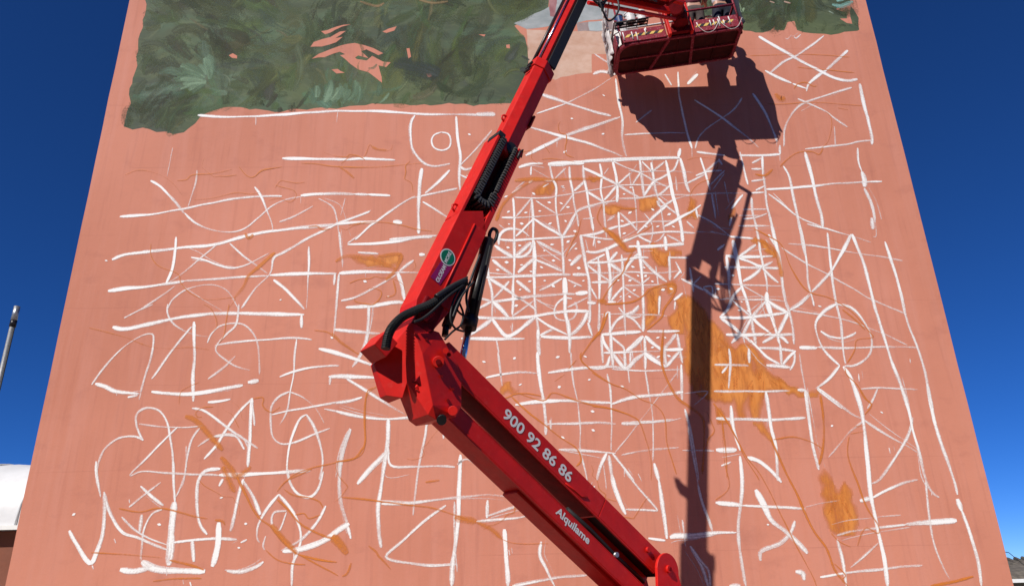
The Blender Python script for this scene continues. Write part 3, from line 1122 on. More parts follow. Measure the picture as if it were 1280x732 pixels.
for j in range(nz):
    wb.f.append((ring[j], ring[j+1], bk+2*(j+1), bk+2*j)); wb.sm.append(False)
    wb.f.append((ring2[j+1], ring2[j], bk+2*j+1, bk+2*(j+1)+1)); wb.sm.append(False)
wb.f.append((*[nz*(nx+1)+i for i in range(nx+1)], bk+2*nz+1, bk+2*nz)); wb.sm.append(False)
wall = wb.build('painted_wall', M['plaster'], bld, fix=True)
MB().box(X0+.1, X1-.1, WALL_Y+.302, WALL_Y+11, .13, TOP-.6).build('side_walls', M['render_side'], bld)
MB().box(X0-.06, X1+.06, WALL_Y-.05, WALL_Y+.36, TOP+.002, TOP+.12).build('parapet_coping', M['kerb'], bld, bevel=.01)
for sx in (X0+.1, X1-.1):
    for zz in (2.2, 5.2, 8.2, 11.2, 14.0):
        for yy in (15.5, 19.5):
            s = -1 if sx < 0 else 1
            w_ = MB().box(min(sx, sx+s*.03), max(sx, sx+s*.03), yy-.6, yy+.6, zz, zz+1.3).build('window', M['white_paint'], bld)
            MB().box(min(sx+s*.032, sx+s*.04), max(sx+s*.032, sx+s*.04), yy-.5, yy+.5, zz+.1, zz+1.2).build('pane', M['glass'], w_)

# unseen block added behind the camera to keep low sky light off the wall
opp = empty('added_sky_block', (0, -13, 0), 'unseen pale apartment block added across the street to block the low sky', 'building')
MB().box(-34, 34, -25, -13, .0, 16.5).build('wall', M['render_side'], opp)
MB().box(-34.3, 34.3, -25.3, -12.7, 16.502, 16.9).build('cornice', M['kerb'], opp)
for fl in range(5):
    for k in range(14):
        x = -31.2 + k*4.6; w_ = MB().box(x, x+1.5, -12.998, -12.93, 1.4+fl*3.1, 3.0+fl*3.1).build('window', M['white_paint'], opp)
        MB().box(x+.1, x+1.4, -12.928, -12.91, 1.5+fl*3.1, 2.9+fl*3.1).build('pane', M['glass'], w_)

# ---- paint on it
def parse(blocks):
    for (ox, oy, s), txt in blocks:
        for ln in txt.strip().splitlines():
            q = [float(x) for x in ln.split()]
            yield q[0], q[1], [(ox + q[i]/s, oy + q[i+1]/s) for i in range(2, len(q)-1, 2)]
PXM = .0150
WO = bld.location
def ribbon(pts, width, op, off, seed, fade=True, taper=.14, tmin=.55):
    """flat brush mark on the wall; pts are 3D points on it. returns verts, faces, attributes"""
    path = smooth_path(pts, 5)
    L = [0]
    for i in range(1, len(path)): L.append(L[-1] + (path[i] - path[i-1]).length)
    tot = L[-1] or .01
    V, F, A = [], [], []
    for i, q in enumerate(path):
        tg = path[min(i+1, len(path)-1)] - path[max(i-1, 0)]
        nr = Vector((-tg.z, 0, tg.x)); nr = nr.normalized() if nr.length > 1e-6 else Vector((1, 0, 0))
        s = L[i] / tot
        wv = width * (.92 + .42 * mnoise.noise(Vector((seed * 13.7, L[i] * 1.9, 0))) + .16 * mnoise.noise(Vector((seed * 3.1, L[i] * 9, 5))))
        wv *= min(1, tmin + min(s, 1 - s) * tot / (taper + 1e-6))
        jit = nr * (.012 * mnoise.noise(Vector((seed * 7.7, L[i] * 2.6, 9))))
        o = op * (1.0 - (.22 * s if fade else 0)) + .16 * mnoise.noise(Vector((seed * 5.1, L[i] * 1.1, 2)))
        for k, sg in ((0, -1), (1, 1)):
            c = q + jit + nr * (sg * wv * .5); c.y = WALL_Y - off
            V.append(c); A.append((L[i], float(k), o, seed))
        if i: b = 2 * i; F.append((b-2, b-1, b+1, b))
    return V, F, A
def ribbon_obj(name, marks, mat, parent, tints=None):
    vv, ff, aa, tt = [], [], [], []
    for j, (V, F, A) in enumerate(marks):
        b = len(vv); vv += V; ff += [tuple(b + i for i in f) for f in F]; aa += A
        if tints: tt += [tints[j]] * len(V)
    me = bpy.data.meshes.new(name); me.from_pydata([tuple(v - WO) for v in vv], [], ff)
    for k, nm in enumerate(('su', 'sv', 'op', 'seed')):
        a = me.attributes.new(nm, 'FLOAT', 'POINT'); a.data.foreach_set('value', [x[k] for x in aa])
    if tints:
        a = me.attributes.new('tint', 'FLOAT_COLOR', 'POINT'); a.data.foreach_set('color', [c for x in tt for c in (*x, 1)])
    me.materials.append(mat); o = bpy.data.objects.new(name, me); col.objects.link(o); o.parent = parent
    return o
def poly_obj(name, pts, mat, parent, off, rough=.03):
    out = []
    n = len(pts)
    for i in range(n):
        a, b = pts[i], pts[(i+1) % n]; k = max(1, int((b - a).length / .12))
        for j in range(k):
            q = a.lerp(b, j / k); s = mnoise.noise_vector(q * 3.3) * rough * 1.4 + mnoise.noise_vector(q * 11) * rough * .6
            out.append(Vector((q.x + s.x, WALL_Y - off, q.z + s.z)))
    tri = tessellate_polygon([out])
    mb = MB(); mb.add(out, [tuple(x) for x in tri]); return mb.build(name, mat, parent, fix=False)
def inside(p, poly):
    c = False; n = len(poly)
    for i in range(n):
        a, b = poly[i], poly[i-1]
        if (a[1] > p[1]) != (b[1] > p[1]) and p[0] < (b[0]-a[0]) * (p[1]-a[1]) / (b[1]-a[1]) + a[0]: c = not c
    return c
def soft_patch(name, pts, mat, parent, off, soft=.1):
    """a brushed wash: fine grid with paint thinning out towards the edge (attribute fa)"""
    q2 = [(q.x, q.z) for q in pts]; x0, x1 = min(q[0] for q in q2), max(q[0] for q in q2); z0, z1 = min(q[1] for q in q2), max(q[1] for q in q2)
    st = .03; nx_, nz_ = int((x1-x0)/st)+2, int((z1-z0)/st)+2; idx, V, A, F = {}, [], [], []
    for j in range(nz_):
        for i in range(nx_):
            x, z = x0 + i*st, z0 + j*st
            jx = x + .05*mnoise.noise(Vector((x*6, z*6, 1))); jz = z + .08*mnoise.noise(Vector((x*9, z*3, 7)))
            d = 9
            for k in range(len(q2)):
                ax, az = q2[k]; bx, bz = q2[k-1]; ux_, uz_ = bx-ax, bz-az; L = ux_*ux_+uz_*uz_ or 1e-9
                t_ = max(0, min(1, ((jx-ax)*ux_+(jz-az)*uz_)/L)); d = min(d, math.hypot(jx-ax-t_*ux_, jz-az-t_*uz_))
            f = .5 + (d if inside((jx, jz), q2) else -d) / soft
            if f > 0: idx[(i, j)] = len(V); V.append(Vector((x, WALL_Y - off, z))); A.append(min(1, f))
    for (i, j) in idx:
        if (i+1, j) in idx and (i, j+1) in idx and (i+1, j+1) in idx: F.append((idx[(i, j)], idx[(i+1, j)], idx[(i+1, j+1)], idx[(i, j+1)]))
    me = bpy.data.meshes.new(name); me.from_pydata([tuple(v - WO) for v in V], [], F)
    me.attributes.new('fa', 'FLOAT', 'POINT').data.foreach_set('value', A); me.materials.append(mat)
    o = bpy.data.objects.new(name, me); col.objects.link(o); o.parent = parent; return o
def block_pts(blk): (ox, oy, s), pl = blk[0], blk[1]; return [wallpt(ox + x/s, oy + y/s) for x, y in pl]

# mural in progress: foliage underpaint, brush dabs, house
for k, g in enumerate(GREEN):
    poly_obj('foliage_underpaint', block_pts(g), M['green_fill'], wall, .0004 + .0001 * k, .05)
off = .0006
for nm, mt in (('wall', 'peach_fill'), ('roof', 'roof_fill'), ('chimney', 'chimney_fill'), ('band', 'band_fill'), ('window', 'window_fill')):
    poly_obj('painted_house_' + nm, block_pts(HOUSE[nm]), M[mt], wall, off, .02); off += .00004
TINTS = [(.05,.06,.034), (.066,.082,.042), (.082,.102,.047), (.075,.1,.062), (.098,.134,.058), (.10,.138,.05), (.17,.185,.08), (.13,.18,.1)]
SAGE = [(.15,.24,.145), (.18,.28,.18), (.12,.19,.115), (.2,.3,.19)]
marks, tints = [], []
for gi, g in enumerate(GREEN):
    (ox, oy, s), pl = g; poly = [(ox + x/s, oy + y/s) for x, y in pl]
    xs = [q[0] for q in poly]; ys = [q[1] for q in poly]
    for ps, (want, l0, l1, w0_, w1_, o0, o1, jit) in enumerate(((230, 40, 100, 20, 46, .1, .4, 1.3), (420, 22, 62, 8, 22, .1, .45, 1.8), (150, 12, 34, 3, 7, .15, .55, 2.2))):
        if gi == 1: want //= 4
        cnt = 0
        while cnt < want:
            c = (rnd.uniform(min(xs), max(xs)), rnd.uniform(max(min(ys), -100), max(ys)))
            if not inside(c, poly): continue
            cnt += 1
            fl = mnoise.noise(Vector((c[0] * .008, c[1] * .011, 1.3 + gi)))          # flow of the brush
            ang = fl * 2.4 + (.35 if gi == 0 else 1.5) + rnd.gauss(0, .45)
            ln = rnd.uniform(l0, l1); cur = rnd.uniform(-.9, .9)
            pts2 = []
            for k in range(5):
                tt_ = (k / 4 - .5) * ln; a2 = ang + cur * (k / 4 - .5)
                pts2.append((c[0] + math.cos(a2) * tt_, c[1] - math.sin(a2) * tt_))
            for _ in range(4):                              # shorten marks that would run over the edge
                if all(inside(q, poly) for q in pts2): break
                pts2 = [(c[0] + (q[0]-c[0])*.6, c[1] + (q[1]-c[1])*.6) for q in pts2]
            cl = mnoise.noise(Vector((c[0] * .013, c[1] * .017, 4.0 + gi))) + .25 * mnoise.noise(Vector((c[0] * .05, c[1] * .06, 8)))
            idx = int(max(0, min(7, 3.0 + cl * 8 + (c[0] - 400) * .004 + rnd.gauss(0, jit)))); tn = TINTS[idx]
            if gi == 1: tn = TINTS[rnd.choice((0, 1, 1, 1, 2, 3))]
            op_ = rnd.uniform(o0, o1)
            for cx_, cy_, rr in ((262, 96, 30), (248, 80, 18), (405, 124, 24), (440, 122, 22), (470, 112, 16), (215, 104, 20), (275, 110, 18)):
                if gi == 0 and (c[0]-cx_)**2 + (c[1]-cy_)**2 < rr*rr and rnd.random() < .7: tn = rnd.choice(SAGE); op_ *= .85
            tn = tuple(v * rnd.uniform(.85, 1.15) for v in tn)
            marks.append(ribbon([wallpt(*q) for q in pts2], rnd.uniform(w0_, w1_) * PXM, op_, .0008 + ps * .0007 + cnt * .0000006 + gi * .0000003, rnd.random(), taper=.35)); tints.append(tn)
for k in range(46):                                   # two pale sage sprays
    if k < 26: o_, a0, a1, r0, r1 = (262, 104), 1.2, 3.5, 4, 34
    else: o_, a0, a1, r0, r1 = (rnd.uniform(388, 470), 132), .5, 1.2, 2, 30
    a = rnd.uniform(a0, a1); ra = rnd.uniform(r0, r1*.5); rb = ra + rnd.uniform(14, r1)
    q = [(o_[0] + math.cos(a + .25*f) * (ra + (rb-ra)*f), o_[1] - math.sin(a + .25*f) * (ra + (rb-ra)*f) * .9) for f in (0, .33, .66, 1)]
    marks.append(ribbon([wallpt(*v) for v in q], rnd.uniform(6, 13) * PXM, rnd.uniform(.45, .85), .0028 + k * .000003, rnd.random(), taper=.3)); tints.append(rnd.choice(SAGE))
# warm and pale accents between the leaves
def dab(pts, w, tn, op=.9):
    marks.append(ribbon([wallpt(*q) for q in pts], w * PXM, op, .0030 + (len(marks) % 200) * .000001, rnd.random(), taper=.25)); tints.append(tn)
for q, w, tn in (([(1040,6),(1052,8),(1066,2)],9,(.25,.48,.42)), ([(1046,2),(1060,-4)],8,(.25,.48,.42)), ([(980,2),(988,4)],5,(.5,.33,.25)), ([(962,2),(968,4)],4,(.5,.33,.25)), ([(1036,14),(1042,17)],4,(.4,.5,.4)),
                 ([(922,2),(926,14),(930,10)],6,(.25,.34,.2)), ([(520,-2),(540,4),(560,2)],6,(.24,.17,.08)), ([(450,2),(470,8),(480,4)],5,(.3,.2,.1)), ([(652,70),(662,75)],6,(.05,.06,.055)), ([(650,88),(660,86)],10,(.05,.06,.055)), ([(645,40),(655,46)],6,(.19,.2,.09)),
                 ([(492,80),(520,84),(548,94)],30,(.05,.064,.058)), ([(500,92),(515,100),(534,104)],22,(.055,.07,.06)), ([(340,122),(360,128),(378,126)],14,(.05,.066,.052)), ([(280,82),(310,76),(340,80)],18,(.056,.064,.058))):
    dab(q, w, tn, .2 if w > 12 else .7)
tag(ribbon_obj('foliage_brushwork', marks, M['leaf_brush'], wall, tints), kind='stuff')
# bare terracotta left showing through the leaves
BARE = [((140, 0, 2.2857), q) for q in (
 [(566,135),(575,122),(600,112),(625,105),(655,92),(668,92),(640,108),(660,105),(640,118),(600,130)],
 [(570,170),(590,155),(620,140),(650,130),(690,122),(720,128),(745,140),(770,152),(760,158),(730,145),(715,150),(735,165),(705,160),(690,170),(650,150),(610,162)],
 [(648,162),(680,155),(700,170),(730,172),(745,160),(775,178),(798,182),(785,195),(760,190),(772,235),(752,222),(735,208),(705,198),(680,182),(668,172)],
 [(626,200),(640,196),(650,202),(665,206),(640,210)], [(775,90),(790,80),(812,76),(805,86),(785,93)], [(338,158),(348,152),(360,158),(356,168),(345,167)],
 [(840,140),(848,138),(852,160),(845,166)], [(895,212),(910,210),(914,220),(900,222)], [(1125,130),(1136,128),(1136,138),(1126,139)], [(596,92),(630,80),(680,70),(640,85),(610,98)], [(1050,100),(1068,98),(1066,104)])]
for k, g in enumerate(BARE): poly_obj('bare_patch', block_pts(g), M['plaster'], wall, .00216 + k * .000004, .035)

# orange washes
marks = []
for k, (b, pl, op) in enumerate(PATCHES):
    pts = block_pts((b, pl)); soft_patch('orange_patch', pts, M['orange_fill'], wall, .0032 + k * .00001, .10)
    poly = [(q.x, q.z) for q in pts]; xs = [q[0] for q in poly]; zs = [q[1] for q in poly]
    for j in range(int(6 + 26 * (max(xs)-min(xs)) * (max(zs)-min(zs)))):
        for _ in range(20):
            c = (rnd.uniform(min(xs), max(xs)), rnd.uniform(min(zs), max(zs)))
            if inside(c, poly): break
        else: continue
        ln = rnd.uniform(.12, .34); a = rnd.gauss(1.45, .35)
        q = [Vector((c[0] + math.cos(a) * ln * f, WALL_Y, c[1] + math.sin(a) * ln * f)) for f in (-.5, -.15, .2, .5)]
        if not all(inside((v.x, v.z), poly) for v in q): continue
        marks.append(ribbon(q, rnd.uniform(.04, .1), rnd.uniform(.15, .5), .0034 + (len(marks) % 150) * .000002, rnd.random()))
tag(ribbon_obj('orange_brushwork', marks, M['orange_brush'], wall), kind='stuff')
# white lines, the 300 longest as pieces of their own
allw = sorted(parse(WHITE), key=lambda q: -sum(math.dist(a, b) for a, b in zip(q[2], q[2][1:])))
rest = []
for k, (w, op, pl) in enumerate(allw):
    mk = ribbon([wallpt(*q) for q in pl], (w * .98 + .25) * PXM, op * 1.02 + .08, .0038 + (k * 37 % 101) * .000008, rnd.random())
    if k < 295: ribbon_obj('white_stroke', [mk], M['white_brush'], wall)
    else: rest.append(mk)
# drips running from the wetter lines
for k in range(70):
    w, op, pl = rnd.choice(allw[:260]); q = rnd.choice(pl)
    if op < .75: continue
    ln = rnd.uniform(3, 11)
    rest.append(ribbon([wallpt(q[0], q[1]), wallpt(q[0] + .1, q[1] + ln * .5), wallpt(q[0] + .1, q[1] + ln)], 1.6 * PXM, .6, .0047 + k * .000003, rnd.random()))
# pale first-pass lines left beside the bolder ones
for k in range(210):
    w, op, pl = rnd.choice(allw); cx2 = sum(q[0] for q in pl)/len(pl); cy2 = sum(q[1] for q in pl)/len(pl)
    if k % 2 and not (600 < cx2 < 1000 and 190 < cy2 < 480): continue
    dx, dy, ro = rnd.gauss(0, 5), rnd.gauss(0, 5), rnd.gauss(0, .09)
    q2 = [(cx2 + dx + (q[0]-cx2)*math.cos(ro) - (q[1]-cy2)*math.sin(ro), cy2 + dy + (q[0]-cx2)*math.sin(ro) + (q[1]-cy2)*math.cos(ro)) for q in pl]
    if len(q2) > 4 and rnd.random() < .6: q2 = q2[:len(q2)//2+1]
    rest.append(ribbon([wallpt(*q) for q in q2], rnd.uniform(1.8, 3.2) * PXM, rnd.uniform(.28, .55), .00362 + (k % 60) * .000002, rnd.random()))
tag(ribbon_obj('short_white_strokes', rest, M['white_brush'], wall), kind='stuff')
k = 0
for (ox, oy, s), txt in DOTS:
    q = [float(x) for x in txt.split()]
    for i in range(0, len(q), 2):
        c = (ox + q[i]/s, oy + q[i+1]/s); a = rnd.uniform(-.6, .6); l = rnd.uniform(1.3, 2.6)
        mk = ribbon([wallpt(c[0] - math.cos(a) * l, c[1] - math.sin(a) * l), wallpt(*c), wallpt(c[0] + math.cos(a) * l, c[1] + math.sin(a) * l)], rnd.uniform(3.2, 4.6) * PXM, 1.15, .0048 + k * .000004, rnd.random(), False, .05, .25)
        ribbon_obj('white_dot', [mk], M['white_brush'], wall); k += 1
for k, (w, op, pl) in enumerate(parse(ORANGE)):
    mk = ribbon([wallpt(*q) for q in pl], (w * .68 if w < 7 else w * .9) * PXM, op + .2, .0054 + k * .000006, rnd.random())
    ribbon_obj('orange_stroke', [mk], M['orange_brush'], wall)
for k in range(26):                                   # thin wandering orange outlines
    x, y = rnd.uniform(180, 1040), rnd.uniform(190, 690); a = rnd.uniform(0, 6.28); pl = [(x, y)]
    for j in range(rnd.randint(4, 9)):
        a += rnd.gauss(0, .6); st = rnd.uniform(5, 14); x += math.cos(a)*st; y += math.sin(a)*st*.8; pl.append((x, y))
    mk = ribbon([wallpt(*q) for q in pl], rnd.uniform(1.3, 2.6) * PXM, rnd.uniform(.4, .75), .0061 + k * .000004, rnd.random())
    ribbon_obj('orange_stroke', [mk], M['orange_brush'], wall)

# ------------------------------------------------------------------ the boom lift
E0 = Vector((-.79, 7.39, 3.98))
BW = Vector((.598, -.801, 0)).normalized()            # sideways, towards the photographer
BU = Vector((-BW.y, BW.x, 0))                         # along the boom, level
def Pv(a, c, l=0.0): return E0 + BU * a + Vector((0, 0, c)) + BW * l
def Vp(px, py, l=0.0):                                # pixel -> point of the boom's plane, l metres to its side
    return at_plane(px, py, E0 + BW * l, BW)
def Vac(px, py, l=0.0):
    q = Vp(px, py, l) - E0; return q.dot(BU), q.z
lift = empty('boom_lift', (2.35, 9.7, 0), 'red articulated boom lift folded at the elbow with its basket held up to the wall', 'boom lift')
def part(mb, name, mat, parent=None, bevel=0, label=None):
    o = mb.build(name, M[mat] if isinstance(mat, str) else mat, parent or lift, bevel=bevel)
    if label: o['label'] = label
    return o
# chassis, below the picture
cx_, cy_ = 2.45, 9.72
ch = MB()
ch.prism([(cx_-1.7, cy_-.62, .38), (cx_+1.7, cy_-.62, .38), (cx_+1.7, cy_+.62, .38), (cx_-1.7, cy_+.62, .38)], [(cx_-1.45, cy_-.55, .82), (cx_+1.45, cy_-.55, .82), (cx_+1.45, cy_+.55, .82), (cx_-1.45, cy_+.55, .82)])
for sx in (-1, 1): ch.box(cx_+sx*1.25-.1, cx_+sx*1.25+.1, cy_-.8, cy_+.8, .4, .56)
chassis = part(ch, 'chassis', 'red', bevel=.02)
for sx in (-1, 1):
    for sy in (-1, 1):
        c = Vector((cx_ + sx*1.25, cy_ + sy*.93, .47)); t_ = MB(); prof = [(.2,.13),(.40,.15),(.465,.12),(.47,0),(.465,-.12),(.40,-.15),(.2,-.13)]
        for k in range(24):
            a0, a1 = 2*math.pi*k/24, 2*math.pi*(k+1)/24
            for (r0, y0), (r1, y1) in zip(prof, prof[1:]):
                t_.add([c+Vector((r0*math.cos(a0), y0, r0*math.sin(a0))), c+Vector((r1*math.cos(a0), y1, r1*math.sin(a0))), c+Vector((r1*math.cos(a1), y1, r1*math.sin(a1))), c+Vector((r0*math.cos(a1), y0, r0*math.sin(a1)))], [(0,1,2,3)], True)
        wheel = part(t_, 'wheel', 'tyre')
        part(MB().tube([c+Vector((0,-.12,0)), c+Vector((0,.12,0))], .21, 20), 'rim', 'white_paint', wheel)
        part(MB().tube([c+Vector((0,sy*.12,0)), c+Vector((0,sy*.17,0))], .08, 12), 'hub', 'steel', wheel)
tt = Vector((cx_, cy_, 0))
part(MB().tube([tt+Vector((0,0,.822)), tt+Vector((0,0,.93))], .5, 28), 'slew_ring', 'black_steel')
def TF(a, l, z): return Vector((cx_, cy_, z)) + BU*a + BW*l
tb = MB(); tb.fbox(TF, -1.25, .95, -.62, .62, .932, 1.12); tb.fbox(TF, -.95, .75, .3, .62, 1.122, 1.48); tb.fbox(TF, -.95, .75, -.62, -.3, 1.122, 1.48)
tbl = part(tb, 'turntable', 'red', bevel=.04)
for l in (.622, -.634): part(MB().fbox(TF, -.85, .65, l, l+.012, 1.16, 1.42), 'hood_panel', 'dark_shaded_red', tbl)
part(MB().fbox(TF, -1.6, -1.252, -.55, .55, .95, 1.4), 'counterweight', 'dark_shaded_red', bevel=.05)
# riser plates that carry the lower boom, the near one with the round head seen in the picture
pa, pc = Vac(834, 713, .26)
def riser(l0, l1):
    pts = []
    for k in range(15):
        a = math.pi * (1.02 - 1.10 * k / 14); pts.append((pa + .19*math.cos(a), pc + .2*math.sin(a)))
    pts += [(pa+.34, -2.86), (pa-.24, -2.86)]
    return MB().prism([Pv(a, c, l0) for a, c in pts], [Pv(a, c, l1) for a, c in pts])
for l0, l1 in ((.235, .275), (-.275, -.235)):
    rp = part(riser(l0, l1), 'riser_plate', 'red', bevel=.006)
    s = 1 if l0 > 0 else -1; l = max(l1, -l0) if s > 0 else -.275
    part(MB().tube([Pv(pa, pc+.02, l), Pv(pa, pc+.02, l+s*.03)], .045, 16), 'pivot_pin', 'red', rp, .004)
    part(MB().tube([Pv(pa, pc+.02, l+s*.0301), Pv(pa, pc+.02, l+s*.042)], .022, 6, smooth=False), 'bolt', 'dark_shaded_red', rp)
part(MB().fbox(lambda a, l, c: Pv(a, c, l), pa-.2, pa+.3, -.234, .234, -2.86, -2.55), 'riser_block', 'dark_shaded_red', bevel=.02)
# lower boom: box beam and, under it, the parallel link
LE = Vector((math.cos(R(-34.3)), math.sin(R(-34.3)))); LM = Vector((-LE.y, LE.x))
def LB(s, h, l): q = LE*s + LM*h; return Pv(q.x, q.y, l)
lb = MB()
lb.fbox(LB, .3, 2.95, .02, .272, -.17, .17)
for sg in (-1, 1): lb.fbox(LB, 2.951, 4.22, .02, .272, sg*.17-(.02 if sg > 0 else 0), sg*.17+(.02 if sg < 0 else 0))
lb.fbox(LB, 2.951, 4.22, .252, .2719, -.15, .15)
lower = part(lb, 'lower_boom', 'red', bevel=.012)
part(MB().fbox(LB, .35, 2.9, .002, .018, -.14, .14), 'underside_shade', 'dark_shaded_red', lower)  # sheet that carries the beam's underside shade in its colour
part(MB().fbox(LB, 2.97, 4.2, .1, .2, -.148, .148), 'opening_shade', 'black', lower)  # black panel added for the dark inside the open beam
for sg in (-1, 1):
    part(MB().fbox(LB, .55, 4.0, .004, .0195, sg*.155-.012, sg*.155+.012), 'flange', 'red', lower)
lk = MB(); lk.fbox(LB, .28, 4.02, -.40, -.215, -.165, .165)
link = part(lk, 'link_beam', 'red', bevel=.012)
part(MB().fbox(LB, .3, 4.0, -.214, -.204, .135, .162), 'flange', 'red', link)
part(MB().fbox(LB, .3, 4.0, -.413, -.402, .13, .168), 'flange', 'red', link)
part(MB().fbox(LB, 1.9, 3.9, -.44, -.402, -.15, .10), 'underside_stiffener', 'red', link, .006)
part(MB().tube([LB(3.45, -.12, -.08), LB(3.45, -.12, .1)], .03, 10), 'hose_fitting', 'steel', lower)
part(MB().tube([LB(2.6, -.12, .05), LB(3.0, -.11, .06), LB(3.45, -.12, .05), LB(4.0, -.1, .04)], .028, 8), 'hydraulic_hose', 'black', lower)
part(MB().tube([LB(.8, -.10, -.05), LB(2, -.11, -.02), LB(3.0, -.11, -.03), LB(4.0, -.1, -.04)], .024, 8), 'hydraulic_hose', 'black', lower)
for s_, h_ in ((3.78, .17),):
    part(MB().tube([LB(s_, h_, .17), LB(s_, h_, .2)], .032, 14), 'bolt', 'red', lower, .004)
part(MB().tube([LB(2.36, .03, .172), LB(2.5, .045, .176), LB(2.62, .05, .178), LB(2.7, .1, .178)], .008, 6), 'weld_seam', 'red', lower)
# elbow housing with its raised ridge
KP = [(467,455),(488,435),(514,403),(549,415),(571,453),(577,474),(577,507),(570,521),(545,524),(535,518),(509,478),(503,497),(483,494)]
RID = [(528,442),(541,506)]
KL = [-.2,None,.2,.2,.2,.2,.22,.22,.22,.2,None,None,None]          # how far each corner stands to the near side; None: on the sloping back face
kp2, kp9, kp0 = Vp(514, 403, .2), Vp(535, 518, .2), Vp(467, 455, -.2)
kn = (kp9 - kp2).cross(kp0 - kp2).normalized()
kv = [(Vp(x, y, l) if l is not None else at_plane(x, y, kp2, kn)) for (x, y), l in zip(KP, KL)] + [at_plane(528, 442, kp2, kn), at_plane(541, 506, kp2, kn)]
near2d = [((v - E0).dot(BU), v.z - E0.z) for v in kv[:len(KP)]]
kv += [Pv(a, c, -.16 if 5 <= i <= 10 else -.27) for i, (a, c) in enumerate(near2d)]
n = len(KP); r1, r2 = n, n+1
cap = [(2,3,r1),(3,4,r1),(4,5,r1),(5,r2,r1),(5,6,r2),(6,7,r2),(7,8,r2),(8,9,r2),(9,10,r2),(10,r1,r2),(10,1,r1),(1,2,r1),(0,1,10),(0,10,12),(10,11,12)]
kb = MB(); kb.add(kv, cap)
tri = tessellate_polygon([[Vector((a, c, 0)) for a, c in near2d]])
kb.f += [tuple(n+2+i for i in q) for q in tri]; kb.sm += [False]*len(tri)
kb.f += [(i, (i+1) % n, n+2+(i+1) % n, n+2+i) for i in range(n)]; kb.sm += [False]*n
knuckle = part(kb, 'elbow_housing', 'red', bevel=.006)
a_, c_ = Vac(472, 430, -.05)
def KF(a, l, c): return Pv(a_ + a*.80 + c*.6, c_ - a*.6 + c*.80, l)
part(MB().fbox(KF, -.06, .12, -.2, .1, -.12, .09), 'hose_guard', 'red', knuckle, .008)
a2, c2 = Vac(563, 514, .3)
part(MB().tube([Vp(566, 513, .26), Vp(566, 513, .33)], .05, 14), 'pivot_pin', 'red', knuckle, .004)
part(MB().tube([Vp(557, 438, .24), Vp(557, 438, .3)], .03, 12), 'bolt', 'red', knuckle)
part(MB().tube([Vp(561, 443, .24), Vp(561, 443, .29)], .022, 12), 'bolt', 'dark_shaded_red', knuckle)
for px, py in ((520,418),(533,424),(566,486),(560,500),(552,470)):
    part(MB().tube([Vp(px, py, .15), Vp(px, py, .255 if px > 540 else .235)], .016, 8), 'bolt', 'dark_shaded_red', knuckle)
part(MB().tube([Vp(548, 452, .1), Vp(548, 452, .285)], .06, 18), 'pivot_pin', 'red', knuckle, .006)
part(MB().tube([Vp(548, 452, .2851), Vp(548, 452, .30)], .03, 6, smooth=False), 'bolt', 'dark_shaded_red', knuckle)
part(MB().tube([Vp(552, 520, .1), Vp(552, 525, .26)], .05, 12), 'pin_sleeve', 'black_steel', knuckle)
part(MB().fbox(LB, .24, .40, -.36, -.05, -.19, .19), 'link_pivot', 'dark_shaded_red', knuckle)
# upper boom, three telescoping boxes
UA = 65.4; UD = Vector((math.cos(R(UA)), math.sin(R(UA)))); UN = Vector((UD.y, -UD.x))
def UB(s, h, l): q = UD*s + UN*h; return Pv(q.x, q.y, l)
def hexsec(mb, s0, s1, hb, wb_, hm, wm, hf, wf):      # six sided section
    pr = [(hb, -wb_), (hb, wb_), (hm, wm), (hf, wf), (hf, -wf), (hm, -wm)]
    return mb.prism([UB(s0, h, l) for h, l in pr], [UB(s1, h, l) for h, l in pr])
ub = MB()
ub.prism([UB(s, h, -.17) for s, h in ((.12,-.1),(.12,.1),(.55,.21),(1.72,.21),(1.95,.06),(1.72,-.195),(.4,-.195))], [UB(s, h, .17) for s, h in ((.12,-.1),(.12,.1),(.55,.21),(1.72,.21),(1.95,.06),(1.72,-.195),(.4,-.195))])
ub.fbox(UB, 1.74, 3.18, -.1949, .2099, -.1699, -.04)
ub.fbox(UB, 1.721, 3.18, -.195, -.155, -.039, .17)
ub.fbox(UB, 1.721, 3.18, .135, .21, -.039, .17)
upper = part(ub, 'upper_boom', 'red', bevel=.008)
part(MB().fbox(UB, .52, 1.7, .035, .2095, .171, .182), 'side_plate', 'red', upper, .004)
part(MB().tube([UB(.55, .035, .178), UB(1.1, .034, .178), UB(1.7, .03, .178)], .012, 8), 'plate_rib', 'red', upper)
part(MB().fbox(UB, 1.8, 3.1, -.152, .132, -.038, -.03), 'recess_shade', 'dark_shaded_red', upper)  # dark sheet added for the shade inside the slot
part(MB().fbox(UB, 3.1, 3.185, -.205, -.1, -.06, .18), 'end_collar', 'black', upper, .01)
part(MB().tube([UB(3.12, .06, -.02), UB(3.12, .06, .14)], .085, 18), 'chain_wheel', 'black', upper)
part(MB().tube([UB(3.0, .17, .178), UB(3.13, .165, .18), UB(3.2, .19, .17), UB(3.1, .225, .14)], .014, 8), 'bracket', 'black', upper)
